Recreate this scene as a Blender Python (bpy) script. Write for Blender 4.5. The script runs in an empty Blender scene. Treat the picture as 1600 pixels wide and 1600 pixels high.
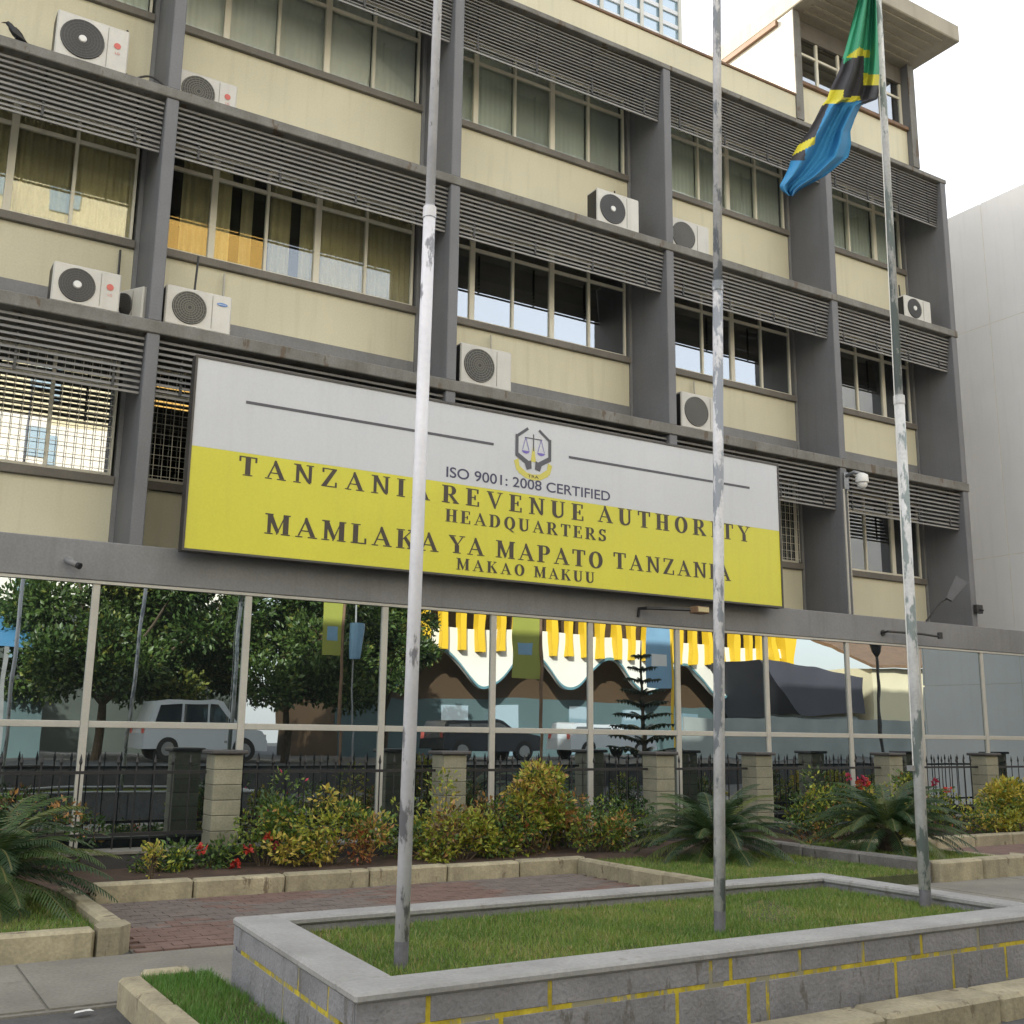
import bpy, math, random
import numpy as np
from mathutils import Vector, Matrix

random.seed(7)
rng = np.random.default_rng(7)
scene = bpy.context.scene
COL = scene.collection

# ------------------------------------------------------------------ camera
FPX = 1690.9
CAM = np.array([-7.373, -14.018, 1.6])
YAW, PIT, ROL = [math.radians(a) for a in (31.20, 11.68, 0.71)]
_F = np.array([math.sin(YAW)*math.cos(PIT), math.cos(YAW)*math.cos(PIT), math.sin(PIT)])
_R = np.array([math.cos(YAW), -math.sin(YAW), 0.0])
_U = np.cross(_R, _F)
_R2 = math.cos(ROL)*_R + math.sin(ROL)*_U
_U2 = -math.sin(ROL)*_R + math.cos(ROL)*_U
cam = bpy.data.cameras.new('camera')
cam_o = bpy.data.objects.new('camera', cam)
COL.objects.link(cam_o)
m = Matrix([[_R2[0], _U2[0], -_F[0], CAM[0]], [_R2[1], _U2[1], -_F[1], CAM[1]],
            [_R2[2], _U2[2], -_F[2], CAM[2]], [0, 0, 0, 1]])
cam_o.matrix_world = m
cam.sensor_width = 36.0
cam.lens = FPX/1600*36.0
cam.clip_end = 2000
cam.clip_start = 0.05
scene.camera = cam_o

# ------------------------------------------------------------------ light
SUN_DIR = Vector((-0.75, 1.0, 0.56)).normalized()      # towards the sun
elev = math.asin(SUN_DIR.z)
world = bpy.data.worlds.new('World')
scene.world = world
world.use_nodes = True
nt = world.node_tree
bg = nt.nodes['Background']
sky = nt.nodes.new('ShaderNodeTexSky')
sky.sky_type = 'NISHITA'
sky.sun_disc = False
sky.sun_elevation = elev
sky.sun_rotation = math.atan2(SUN_DIR.x, SUN_DIR.y)
sky.air_density = 1.0
sky.dust_density = 3.5
sky.ozone_density = 1.0
veil = nt.nodes.new('ShaderNodeMixRGB')           # thin bright haze over the whole sky
veil.inputs[0].default_value = 0.62
veil.inputs[2].default_value = (4.75, 4.65, 4.5, 1)
nt.links.new(sky.outputs[0], veil.inputs[1])
nt.links.new(veil.outputs[0], bg.inputs[0])
bg.inputs[1].default_value = 0.13
sun = bpy.data.lights.new('sun', 'SUN')
sun.energy = 3.2
sun.angle = math.radians(0.6)
sun.color = (1.0, 0.93, 0.82)
sun_o = bpy.data.objects.new('sun', sun)
COL.objects.link(sun_o)
sun_o.rotation_euler = (-SUN_DIR).to_track_quat('-Z', 'Y').to_euler()
sun_o.location = (0, 0, 40)
vs = scene.view_settings
vs.view_transform = 'Standard'
vs.look = 'None'
vs.exposure = 1.85
vs.gamma = 1.0
vs.use_curve_mapping = False
scene.render.engine = 'CYCLES'


# ------------------------------------------------------------------ helpers
def ray(x, y):
    return _F + _R2*(x-800)/FPX - _U2*(y-800)/FPX


def at(x, y, Y):
    """point of the place seen at photo position (x, y), at depth Y"""
    d = ray(x, y)
    p = CAM + d*((Y-CAM[1])/d[1])
    return Vector(p)


def atz(x, y, Z):
    d = ray(x, y)
    return Vector(CAM + d*((Z-CAM[2])/d[2]))


def mir(x, y, D):
    """street point whose mirror image in the shopfront (plane Y=0) is seen at (x, y)"""
    p = at(x, y, D)
    return Vector((p.x, -p.y, p.z))


def setp(o, label=None, cat=None, group=None, kind=None):
    if label: o['label'] = label
    if cat: o['category'] = cat
    if group: o['group'] = group
    if kind: o['kind'] = kind
    return o


def empty(name, loc=(0, 0, 0), label=None, cat=None, group=None, kind=None, rotz=0.0):
    o = bpy.data.objects.new(name, None)
    COL.objects.link(o)
    o.location = loc
    o.rotation_euler = (0, 0, rotz)
    o.empty_display_size = 0.2
    return setp(o, label, cat, group, kind)


class MB:
    def __init__(s):
        s.v = []; s.f = []; s.mi = []; s.mats = []

    def m(s, mat):
        if mat not in s.mats: s.mats.append(mat)
        return s.mats.index(mat)

    def box(s, x0, y0, z0, x1, y1, z1, mat=None, c=0.0):
        k = len(s.v); mi = s.m(mat) if mat else 0
        if c <= 0:
            s.v += [(x0, y0, z0), (x1, y0, z0), (x1, y1, z0), (x0, y1, z0), (x0, y0, z1), (x1, y0, z1), (x1, y1, z1), (x0, y1, z1)]
            fs = [(0, 3, 2, 1), (4, 5, 6, 7), (0, 1, 5, 4), (1, 2, 6, 5), (2, 3, 7, 6), (3, 0, 4, 7)]
        else:   # chamfered box
            idx = {}
            for ix in (0, 1):
                for iy in (0, 1):
                    for iz in (0, 1):
                        X = (x0, x1)[ix]; Y = (y0, y1)[iy]; Z = (z0, z1)[iz]
                        sx = (1, -1)[ix]*c; sy = (1, -1)[iy]*c; sz = (1, -1)[iz]*c
                        for a, p in enumerate(((X, Y+sy, Z+sz), (X+sx, Y, Z+sz), (X+sx, Y+sy, Z))):
                            idx[(ix, iy, iz, a)] = len(idx); s.v.append(p)
            fs = []
            for ix in (0, 1):
                q = [idx[(ix, a, b, 0)] for a, b in ((0, 0), (1, 0), (1, 1), (0, 1))]
                fs.append(tuple(q if ix else q[::-1]))
            for iy in (0, 1):
                q = [idx[(a, iy, b, 1)] for a, b in ((0, 0), (1, 0), (1, 1), (0, 1))]
                fs.append(tuple(q[::-1] if iy else q))
            for iz in (0, 1):
                q = [idx[(a, b, iz, 2)] for a, b in ((0, 0), (1, 0), (1, 1), (0, 1))]
                fs.append(tuple(q if iz else q[::-1]))
            for a in (0, 1):
                for b in (0, 1):
                    fs.append((idx[(0, a, b, 1)], idx[(1, a, b, 1)], idx[(1, a, b, 2)], idx[(0, a, b, 2)]))
                    fs.append((idx[(a, 0, b, 0)], idx[(a, 1, b, 0)], idx[(a, 1, b, 2)], idx[(a, 0, b, 2)]))
                    fs.append((idx[(a, b, 0, 0)], idx[(a, b, 1, 0)], idx[(a, b, 1, 1)], idx[(a, b, 0, 1)]))
            for ix in (0, 1):
                for iy in (0, 1):
                    for iz in (0, 1):
                        fs.append((idx[(ix, iy, iz, 0)], idx[(ix, iy, iz, 1)], idx[(ix, iy, iz, 2)]))
        for f in fs:
            s.f.append(tuple(k+i for i in f)); s.mi.append(mi)
        return s

    def poly(s, pts, mat=None):
        k = len(s.v); s.v += [tuple(p) for p in pts]
        s.f.append(tuple(range(k, k+len(pts)))); s.mi.append(s.m(mat) if mat else 0)
        return s

    def prism(s, pts, off, mat=None):
        """closed outline pts pushed by the vector off"""
        k = len(s.v); n = len(pts); mi = s.m(mat) if mat else 0
        off = Vector(off)
        s.v += [tuple(p) for p in pts] + [tuple(Vector(p)+off) for p in pts]
        s.f.append(tuple(range(k+n-1, k-1, -1))); s.f.append(tuple(range(k+n, k+2*n))); s.mi += [mi, mi]
        for i in range(n):
            j = (i+1) % n
            s.f.append((k+i, k+j, k+n+j, k+n+i)); s.mi.append(mi)
        return s

    def tube(s, pts, rads, seg=8, mat=None, cap=True):
        mi = s.m(mat) if mat else 0
        pts = [Vector(p) for p in pts]
        if not isinstance(rads, (list, tuple)): rads = [rads]*len(pts)
        rings = []
        for i, p in enumerate(pts):
            t = (pts[min(i+1, len(pts)-1)] - pts[max(i-1, 0)]).normalized()
            a = t.orthogonal().normalized() if i == 0 else (a0 - t*a0.dot(t)).normalized()
            a0 = a; b = t.cross(a)
            k = len(s.v)
            for j in range(seg):
                an = 2*math.pi*j/seg
                s.v.append(tuple(p + (a*math.cos(an)+b*math.sin(an))*rads[i]))
            rings.append(k)
        for i in range(len(pts)-1):
            for j in range(seg):
                j2 = (j+1) % seg
                s.f.append((rings[i]+j, rings[i]+j2, rings[i+1]+j2, rings[i+1]+j)); s.mi.append(mi)
        if cap:
            s.f.append(tuple(rings[0]+j for j in range(seg-1, -1, -1))); s.mi.append(mi)
            s.f.append(tuple(rings[-1]+j for j in range(seg))); s.mi.append(mi)
        return s

    def mesh(s, name, mats=None, smooth=False):
        me = bpy.data.meshes.new(name)
        me.from_pydata(s.v, [], s.f)
        for mt in (mats or s.mats): me.materials.append(mt)
        if len(me.materials) > 1: me.polygons.foreach_set('material_index', s.mi)
        if smooth: me.polygons.foreach_set('use_smooth', [True]*len(s.f))
        me.update()
        return me

    def build(s, name, mat=None, parent=None, smooth=False, loc=None, **kw):
        me = s.mesh(name, [mat] if mat is not None else None, smooth)
        o = bpy.data.objects.new(name, me)
        COL.objects.link(o)
        if parent is not None: o.parent = parent
        if loc is not None: o.location = loc
        return setp(o, **kw)


def put(name, me, parent=None, loc=(0, 0, 0), rot=None, scale=None, **kw):
    o = bpy.data.objects.new(name, me)
    COL.objects.link(o)
    o.parent = parent
    o.location = loc
    if rot is not None: o.rotation_euler = rot
    if scale is not None: o.scale = scale
    return setp(o, **kw)


def copy_tree(o, parent=None):
    c = o.copy(); COL.objects.link(c); c.parent = parent
    for ch in list(o.children): copy_tree(ch, c)
    return c


def np_obj(name, V, Fc, mat, parent=None, tint=None, smooth=False, **kw):
    """fast mesh from numpy arrays; tint = one colour per face"""
    me = bpy.data.meshes.new(name)
    V = np.asarray(V, dtype=np.float32); Fc = np.asarray(Fc, dtype=np.int32)
    n, k = Fc.shape
    me.vertices.add(len(V)); me.vertices.foreach_set('co', V.ravel())
    me.loops.add(n*k); me.loops.foreach_set('vertex_index', Fc.ravel())
    me.polygons.add(n)
    me.polygons.foreach_set('loop_start', np.arange(0, n*k, k, dtype=np.int32))
    if tint is not None:
        a = me.attributes.new('tint', 'FLOAT_COLOR', 'FACE')
        t = np.ones((n, 4), dtype=np.float32); t[:, :3] = tint
        a.data.foreach_set('color', t.ravel())
    me.materials.append(mat)
    me.update(calc_edges=True)
    me.validate()
    o = bpy.data.objects.new(name, me)
    COL.objects.link(o); o.parent = parent
    return setp(o, **kw)


# ------------------------------------------------------------------ materials
def mat_new(name):
    mt = bpy.data.materials.new(name); mt.use_nodes = True
    return mt, mt.node_tree, mt.node_tree.nodes['Principled BSDF']


def paint(name, col, rough=0.6, var=0.12, scale=1.5, col2=None, fine=40, bump=0.15, metal=0.0,
          streak=0.0, streak_col=(0.09, 0.08, 0.06), spots=0.0, spot_col=(0.1, 0.09, 0.08), spot_scale=6, rand=0.0):
    """a painted / mineral surface: broad uneven tone, grain, runs of dirt, chipped spots"""
    mt, t, p = mat_new(name)
    N = t.nodes; L = t.links
    tc = N.new('ShaderNodeTexCoord'); geo = N.new('ShaderNodeNewGeometry')
    n1 = N.new('ShaderNodeTexNoise'); n1.inputs['Scale'].default_value = scale; n1.inputs['Detail'].default_value = 6
    L.new(geo.outputs['Position'], n1.inputs['Vector'])
    r1 = N.new('ShaderNodeMapRange'); r1.inputs[1].default_value = 0.3; r1.inputs[2].default_value = 0.7
    L.new(n1.outputs[0], r1.inputs[0])
    c2 = col2 or tuple(c*(1-var*2.2) for c in col)
    mx = N.new('ShaderNodeMixRGB'); mx.inputs[1].default_value = (*col, 1); mx.inputs[2].default_value = (*c2, 1)
    L.new(r1.outputs[0], mx.inputs[0])
    out = mx.outputs[0]
    n2 = N.new('ShaderNodeTexNoise'); n2.inputs['Scale'].default_value = fine; n2.inputs['Detail'].default_value = 4
    L.new(geo.outputs['Position'], n2.inputs['Vector'])
    m2 = N.new('ShaderNodeMixRGB'); m2.blend_type = 'OVERLAY'; m2.inputs[0].default_value = min(1, var*2)
    L.new(out, m2.inputs[1]); L.new(n2.outputs[0], m2.inputs[2]); out = m2.outputs[0]
    if streak > 0:
        mp = N.new('ShaderNodeMapping'); mp.inputs['Scale'].default_value = (5, 5, 0.35)
        L.new(geo.outputs['Position'], mp.inputs[0])
        n3 = N.new('ShaderNodeTexNoise'); n3.inputs['Scale'].default_value = 1.6; n3.inputs['Detail'].default_value = 7
        L.new(mp.outputs[0], n3.inputs['Vector'])
        r3 = N.new('ShaderNodeMapRange'); r3.inputs[1].default_value = 0.52; r3.inputs[2].default_value = 0.75
        r3.inputs[4].default_value = streak
        L.new(n3.outputs[0], r3.inputs[0])
        m3 = N.new('ShaderNodeMixRGB'); m3.inputs[2].default_value = (*streak_col, 1)
        L.new(r3.outputs[0], m3.inputs[0]); L.new(out, m3.inputs[1]); out = m3.outputs[0]
    if spots > 0:
        n4 = N.new('ShaderNodeTexNoise'); n4.inputs['Scale'].default_value = spot_scale; n4.inputs['Detail'].default_value = 8
        n4.inputs['Roughness'].default_value = 0.65
        mp4 = N.new('ShaderNodeMapping'); mp4.inputs['Scale'].default_value = (1.4, 1.4, 0.45)
        L.new(geo.outputs['Position'], mp4.inputs[0]); L.new(mp4.outputs[0], n4.inputs['Vector'])
        r4 = N.new('ShaderNodeMapRange'); lo = 0.66 - 0.22*spots
        r4.inputs[1].default_value = lo; r4.inputs[2].default_value = lo+0.04
        L.new(n4.outputs[0], r4.inputs[0])
        m4 = N.new('ShaderNodeMixRGB'); m4.inputs[2].default_value = (*spot_col, 1)
        L.new(r4.outputs[0], m4.inputs[0]); L.new(out, m4.inputs[1]); out = m4.outputs[0]
    if rand > 0:
        oi = N.new('ShaderNodeObjectInfo')
        rr = N.new('ShaderNodeMapRange'); rr.inputs[3].default_value = 1-rand; rr.inputs[4].default_value = 1+rand
        L.new(oi.outputs['Random'], rr.inputs[0])
        hs = N.new('ShaderNodeHueSaturation'); L.new(rr.outputs[0], hs.inputs['Value']); L.new(out, hs.inputs['Color'])
        out = hs.outputs[0]
    L.new(out, p.inputs['Base Color'])
    p.inputs['Roughness'].default_value = rough; p.inputs['Metallic'].default_value = metal
    if bump > 0:
        b = N.new('ShaderNodeBump'); b.inputs['Strength'].default_value = bump; b.inputs['Distance'].default_value = 0.01
        L.new(n2.outputs[0], b.inputs['Height']); L.new(b.outputs[0], p.inputs['Normal'])
    return mt


def flat(name, col, rough=0.5, metal=0.0):
    return paint(name, col, rough, var=0.05, bump=0.03, metal=metal)


def leafmat(name, gain=1.0):
    mt, t, p = mat_new(name)
    N = t.nodes; L = t.links
    a = N.new('ShaderNodeAttribute'); a.attribute_name = 'tint'
    hs = N.new('ShaderNodeHueSaturation'); hs.inputs['Value'].default_value = gain
    L.new(a.outputs['Color'], hs.inputs['Color'])
    L.new(hs.outputs[0], p.inputs['Base Color'])
    p.inputs['Roughness'].default_value = 0.45
    tr = N.new('ShaderNodeBsdfTranslucent'); L.new(hs.outputs[0], tr.inputs[0])
    mx = N.new('ShaderNodeMixShader'); mx.inputs[0].default_value = 0.25
    L.new(p.outputs[0], mx.inputs[1]); L.new(tr.outputs[0], mx.inputs[2])
    L.new(mx.outputs[0], N['Material Output'].inputs[0])
    return mt


def glassmat(name, refl=0.25, tint=(0.7, 0.76, 0.75), rough=0.01, opaque=False, rcol=(0.85, 0.88, 0.9), wave=0.0):
    mt, t, p = mat_new(name)
    N = t.nodes; L = t.links
    N.remove(p)
    g = N.new('ShaderNodeBsdfGlossy'); g.inputs['Roughness'].default_value = rough; g.inputs['Color'].default_value = (*rcol, 1)
    if opaque:
        b = N.new('ShaderNodeBsdfDiffuse'); b.inputs[0].default_value = (*tint, 1)
    else:
        b = N.new('ShaderNodeBsdfTransparent'); b.inputs[0].default_value = (*tint, 1)
    lw = N.new('ShaderNodeLayerWeight'); lw.inputs[0].default_value = 0.35
    mr = N.new('ShaderNodeMapRange'); mr.inputs[3].default_value = refl; mr.inputs[4].default_value = min(1, refl+0.5)
    L.new(lw.outputs['Fresnel'], mr.inputs[0])
    mx = N.new('ShaderNodeMixShader'); L.new(mr.outputs[0], mx.inputs[0])
    L.new(b.outputs[0], mx.inputs[1]); L.new(g.outputs[0], mx.inputs[2])
    if wave > 0:
        geo = N.new('ShaderNodeNewGeometry')
        n = N.new('ShaderNodeTexNoise'); n.inputs['Scale'].default_value = 1.1; n.inputs['Detail'].default_value = 1
        L.new(geo.outputs['Position'], n.inputs['Vector'])
        bp = N.new('ShaderNodeBump'); bp.inputs['Strength'].default_value = wave; bp.inputs['Distance'].default_value = 0.02
        L.new(n.outputs[0], bp.inputs['Height']); L.new(bp.outputs[0], g.inputs['Normal'])
    L.new(mx.outputs[0], N['Material Output'].inputs[0])
    return mt


M = {}
M['cream'] = paint('cream_paint', (0.61, 0.575, 0.425), 0.75, 0.07, 0.5, streak=0.20, streak_col=(0.32, 0.28, 0.19), bump=0.08)
M['grey'] = paint('grey_paint', (0.165, 0.168, 0.178), 0.7, 0.10, 0.9, streak=0.25, streak_col=(0.09, 0.09, 0.085), bump=0.12)
M['grey_light'] = paint('light_grey_paint', (0.21, 0.212, 0.215), 0.7, 0.10, 1.1, streak=0.25, streak_col=(0.11, 0.10, 0.09), bump=0.12)
M['ledge'] = paint('weathered_ledge_concrete', (0.20, 0.198, 0.185), 0.8, 0.15, 2.2, col2=(0.12, 0.115, 0.10), streak=0.4, spots=0.35, spot_col=(0.11, 0.085, 0.06), spot_scale=3)
M['slat'] = paint('slat_grey_metal', (0.235, 0.23, 0.22), 0.55, 0.10, 1.5, bump=0.05, rand=0.12)
M['slat_dark'] = paint('slat_bracket_metal', (0.05, 0.05, 0.05), 0.6, 0.1, 2)
M['sill'] = paint('sill_paint', (0.17, 0.155, 0.135), 0.7, 0.12, 1.5, streak=0.3)
M['frame'] = paint('window_frame_aluminium', (0.70, 0.67, 0.56), 0.4, 0.06, 2, bump=0.03, streak=0.2, streak_col=(0.25, 0.22, 0.17))
M['frame_white'] = paint('shopfront_frame_aluminium', (0.44, 0.425, 0.375), 0.35, 0.06, 2, bump=0.03)
M['dark'] = paint('dark_interior', (0.035, 0.034, 0.03), 0.9, 0.1, 1)
M['curtain_olive'] = paint('olive_curtain_cloth', (0.52, 0.45, 0.25), 0.95, 0.10, 2, rand=0.2)
M['curtain_green'] = paint('pale_green_blind_cloth', (0.80, 0.84, 0.77), 0.95, 0.06, 2, rand=0.12)
M['curtain_grey'] = paint('grey_curtain_cloth', (0.82, 0.82, 0.77), 0.95, 0.06, 2, rand=0.12)
M['pane'] = glassmat('window_glass', 0.10, (0.97, 0.99, 0.98), 0.01, wave=0.06)
M['pane_dark'] = glassmat('dark_window_glass', 0.42, (0.45, 0.47, 0.46), 0.01, wave=0.06)
M['shop'] = glassmat('mirror_coated_glass', 0.46, (0.012, 0.014, 0.014), 0.004, opaque=True, rcol=(0.78, 0.87, 0.9), wave=0.085)
M['neigh'] = paint('pale_cladding_panel', (0.80, 0.80, 0.79), 0.3, 0.05, 0.5, bump=0.03, streak=0.1, streak_col=(0.4, 0.4, 0.38))
M['seam'] = paint('cladding_joint', (0.74, 0.72, 0.62), 0.8, 0.1, 3)
M['ac'] = paint('ac_white_enamel', (0.55, 0.54, 0.50), 0.45, 0.05, 3, streak=0.25, streak_col=(0.30, 0.27, 0.22), bump=0.03, rand=0.06)
M['ac_dark'] = flat('fan_dark', (0.045, 0.045, 0.045))
M['ac_grille'] = flat('fan_grille_grey', (0.16, 0.155, 0.13))
M['ac_grille_dark'] = flat('fan_grille_charcoal', (0.075, 0.075, 0.075))
M['logo_red'] = flat('logo_red', (0.55, 0.12, 0.10))
M['logo_blue'] = flat('logo_blue', (0.07, 0.20, 0.50))
M['white'] = flat('plain_white', (0.72, 0.72, 0.70))
M['black'] = flat('black_plastic', (0.02, 0.02, 0.022), 0.4)
M['iron'] = paint('black_fence_iron', (0.016, 0.016, 0.018), 0.5, 0.1, 3)
M['sign_white'] = paint('sign_pale_vinyl', (0.54, 0.56, 0.59), 0.45, 0.04, 0.5, bump=0.0, streak=.12, streak_col=(.36, .36, .36))
M['sign_yellow'] = paint('sign_yellow_vinyl', (0.60, 0.57, 0.045), 0.45, 0.05, 0.5, bump=0.0, streak=.10, streak_col=(.36, .34, .06))
M['sign_ink'] = flat('sign_dark_ink', (0.045, 0.035, 0.025))
M['sign_grey_ink'] = flat('sign_grey_ink', (0.075, 0.075, 0.09))
M['sign_navy'] = flat('sign_navy_ink', (0.05, 0.05, 0.10))
M['sign_frame'] = flat('sign_frame_metal', (0.06, 0.055, 0.05))
M['emb_yellow'] = flat('emblem_yellow', (0.55, 0.50, 0.10))
M['emb_violet'] = flat('emblem_violet', (0.16, 0.12, 0.42))
M['pole_white'] = paint('flagpole_white_paint', (0.66, 0.66, 0.70), 0.5, 0.08, 3, spots=0.42, spot_col=(0.20, 0.20, 0.22), spot_scale=5)
M['pole_peel'] = paint('flagpole_peeling_paint', (0.60, 0.60, 0.62), 0.6, 0.12, 4, spots=0.70, spot_col=(0.22, 0.24, 0.27), spot_scale=7)
M['pole_peel2'] = paint('flagpole_heavily_peeled_paint', (0.60, 0.61, 0.62), 0.6, 0.12, 4, spots=0.76, spot_col=(0.20, 0.24, 0.24), spot_scale=6)
M['pole_base'] = paint('flagpole_bare_base', (0.14, 0.14, 0.16), 0.6, 0.15, 8)
M['planter'] = paint('planter_grey_block', (0.235, 0.235, 0.25), 0.85, 0.14, 4, streak=.25, streak_col=(.12, .12, .12), spots=0.35, spot_col=(0.13, 0.125, 0.12), bump=0.8, rand=0.06)
M['coping'] = paint('planter_coping_cement', (0.30, 0.30, 0.295), 0.85, 0.12, 3, spots=0.15, spot_col=(0.22, 0.21, 0.2), bump=0.4)
M['yellow_joint'] = paint('yellow_joint_paint', (0.52, 0.42, 0.03), 0.6, 0.2, 8, spots=0.65, spot_col=(0.24, 0.23, 0.16), spot_scale=9)
M['kerb'] = paint('sandy_kerb_stone', (0.36, 0.32, 0.215), 0.85, 0.16, 4, streak=0.4, streak_col=(0.12, 0.10, 0.07), spots=0.25, spot_col=(0.15, 0.12, 0.08), spot_scale=5, bump=0.5, rand=0.12)
M['kerb_grey'] = paint('grey_kerb_stone', (0.20, 0.19, 0.18), 0.85, 0.16, 4, streak=0.4, spots=0.25, bump=0.5, rand=0.12)
M['concrete'] = paint('pavement_concrete', (0.215, 0.205, 0.175), 0.9, 0.16, 1.4, spots=0.18, spot_col=(0.16, 0.15, 0.13), spot_scale=3, bump=0.4)
M['asphalt'] = paint('road_asphalt', (0.085, 0.085, 0.085), 0.9, 0.2, 2, bump=0.6)
M['soil'] = paint('garden_soil', (0.075, 0.045, 0.028), 0.95, 0.25, 6, bump=0.8)
M['turf'] = paint('turf_base', (0.07, 0.085, 0.03), 0.95, 0.25, 6, bump=0.8)
M['pillar'] = paint('pillar_stone_block', (0.26, 0.25, 0.18), 0.85, 0.12, 3, bump=0.4, rand=0.1, streak=0.2)
M['mortar'] = paint('mortar', (0.14, 0.135, 0.115), 0.9, 0.1, 5)
M['cap'] = paint('pillar_cap_slate', (0.075, 0.07, 0.068), 0.6, 0.1, 4)
M['plinth'] = paint('fence_plinth', (0.05, 0.048, 0.048), 0.7, 0.15, 4)
M['leaf'] = leafmat('leaf')
M['bark'] = paint('bark', (0.10, 0.075, 0.05), 0.9, 0.2, 8, bump=0.6)
M['cycad_trunk'] = paint('cycad_trunk_fibre', (0.07, 0.05, 0.035), 0.95, 0.25, 14, bump=1.0)
M['slab'] = paint('roof_slab_plaster', (0.36, 0.33, 0.26), 0.8, 0.10, 1.0, streak=0.2)
M['tower_wall'] = paint('tower_side_plaster', (0.62, 0.60, 0.52), 0.8, 0.05, 1.0)
M['brown'] = paint('brown_trim', (0.20, 0.12, 0.07), 0.7, 0.15, 3)
M['metal'] = paint('galvanised_metal', (0.28, 0.29, 0.30), 0.45, 0.1, 4, metal=0.3)
M['grille_dark_metal'] = paint('dark_lamp_metal', (0.07, 0.07, 0.075), 0.5, 0.1, 4)
M['opp_white'] = paint('opposite_white_plaster', (0.74, 0.72, 0.66), 0.8, 0.05, 0.5)
M['opp_yellow'] = paint('opposite_yellow_paint', (0.72, 0.47, 0.02), 0.6, 0.05, 0.5)
M['opp_teal'] = paint('opposite_teal_trim', (0.10, 0.22, 0.26), 0.6, 0.05, 0.5)
M['opp_tealwall'] = paint('opposite_teal_wall', (0.08, 0.13, 0.14), 0.7, 0.08, 0.5)
M['opp_brown'] = paint('opposite_recess_brown', (0.075, 0.045, 0.022), 0.7, 0.08, 0.5)
M['opp_cream'] = paint('opposite_cream_plaster', (0.66, 0.60, 0.42), 0.8, 0.05, 0.5)
M['opp_orange'] = paint('opposite_ochre_plaster', (0.62, 0.38, 0.10), 0.8, 0.05, 0.5)
M['shed'] = paint('shed_blue_grey_sheet', (0.06, 0.06, 0.078), 0.6, 0.15, 0.6)
M['shop_grey'] = paint('muted_shop_wall', (0.06, 0.075, 0.065), 0.7, 0.2, 0.4)
M['opp_glass'] = glassmat('opposite_blue_glass', 0.35, (0.25, 0.38, 0.46), 0.05, opaque=True)
M['grey_hoarding'] = paint('hoarding_sheet', (0.30, 0.33, 0.32), 0.6, 0.12, 0.7)
M['awning_blue'] = flat('blue_awning', (0.06, 0.20, 0.38))
M['car_white'] = paint('car_silver_paint', (0.52, 0.56, 0.60), 0.2, 0.02, 1, bump=0)
M['car_dark'] = paint('car_dark_paint', (0.03, 0.035, 0.045), 0.2, 0.02, 1, bump=0)
M['car_glass'] = glassmat('car_glass', 0.25, (0.02, 0.025, 0.03), 0.02, opaque=True)
M['tyre'] = flat('tyre_rubber', (0.02, 0.02, 0.02), 0.8)
M['rim'] = flat('wheel_rim', (0.35, 0.36, 0.37), 0.35, 0.5)
M['banner_green'] = flat('banner_yellow_green', (0.30, 0.32, 0.06))
M['banner_blue'] = flat('banner_blue', (0.20, 0.36, 0.52))
M['crow'] = flat('crow_feather', (0.012, 0.012, 0.014), 0.5)
M['flag_green'] = flat('flag_green_cloth', (0.03, 0.28, 0.15), 0.8)
M['flag_blue'] = flat('flag_blue_cloth', (0.02, 0.20, 0.42), 0.8)
M['flag_black'] = flat('flag_black_cloth', (0.025, 0.024, 0.03), 0.8)
M['flag_yellow'] = flat('flag_yellow_cloth', (0.55, 0.50, 0.03), 0.8)
M['paver_red'] = paint('red_paver', (0.18, 0.115, 0.095), 0.9, 0.15, 5, bump=0.4)
M['paver_grey'] = paint('grey_paver', (0.17, 0.14, 0.125), 0.9, 0.15, 5, bump=0.4)

# ------------------------------------------------------------------ levels of the office building
FX = [-17.6, -13.2, -8.82, -4.44, 0.0, 4.37, 8.58, 12.26]     # fin centres, left to right
YW = 1.05                                                     # recessed wall
LEVELS = [  # floor ledge top, ledge underside above, sill top, transom, slat count, slat bottom
    dict(z0=3.90, z1=6.74, sill=4.98, tr=6.25, ns=9, sb=5.98, band=None),
    dict(z0=6.92, z1=10.17, sill=8.42, tr=9.75, ns=10, sb=9.45, band=7.49),
    dict(z0=10.32, z1=13.80, sill=12.05, tr=13.32, ns=16, sb=12.82, band=None)]
FW = 0.17      # fin width
END = FX[-1]+FW/2


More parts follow.
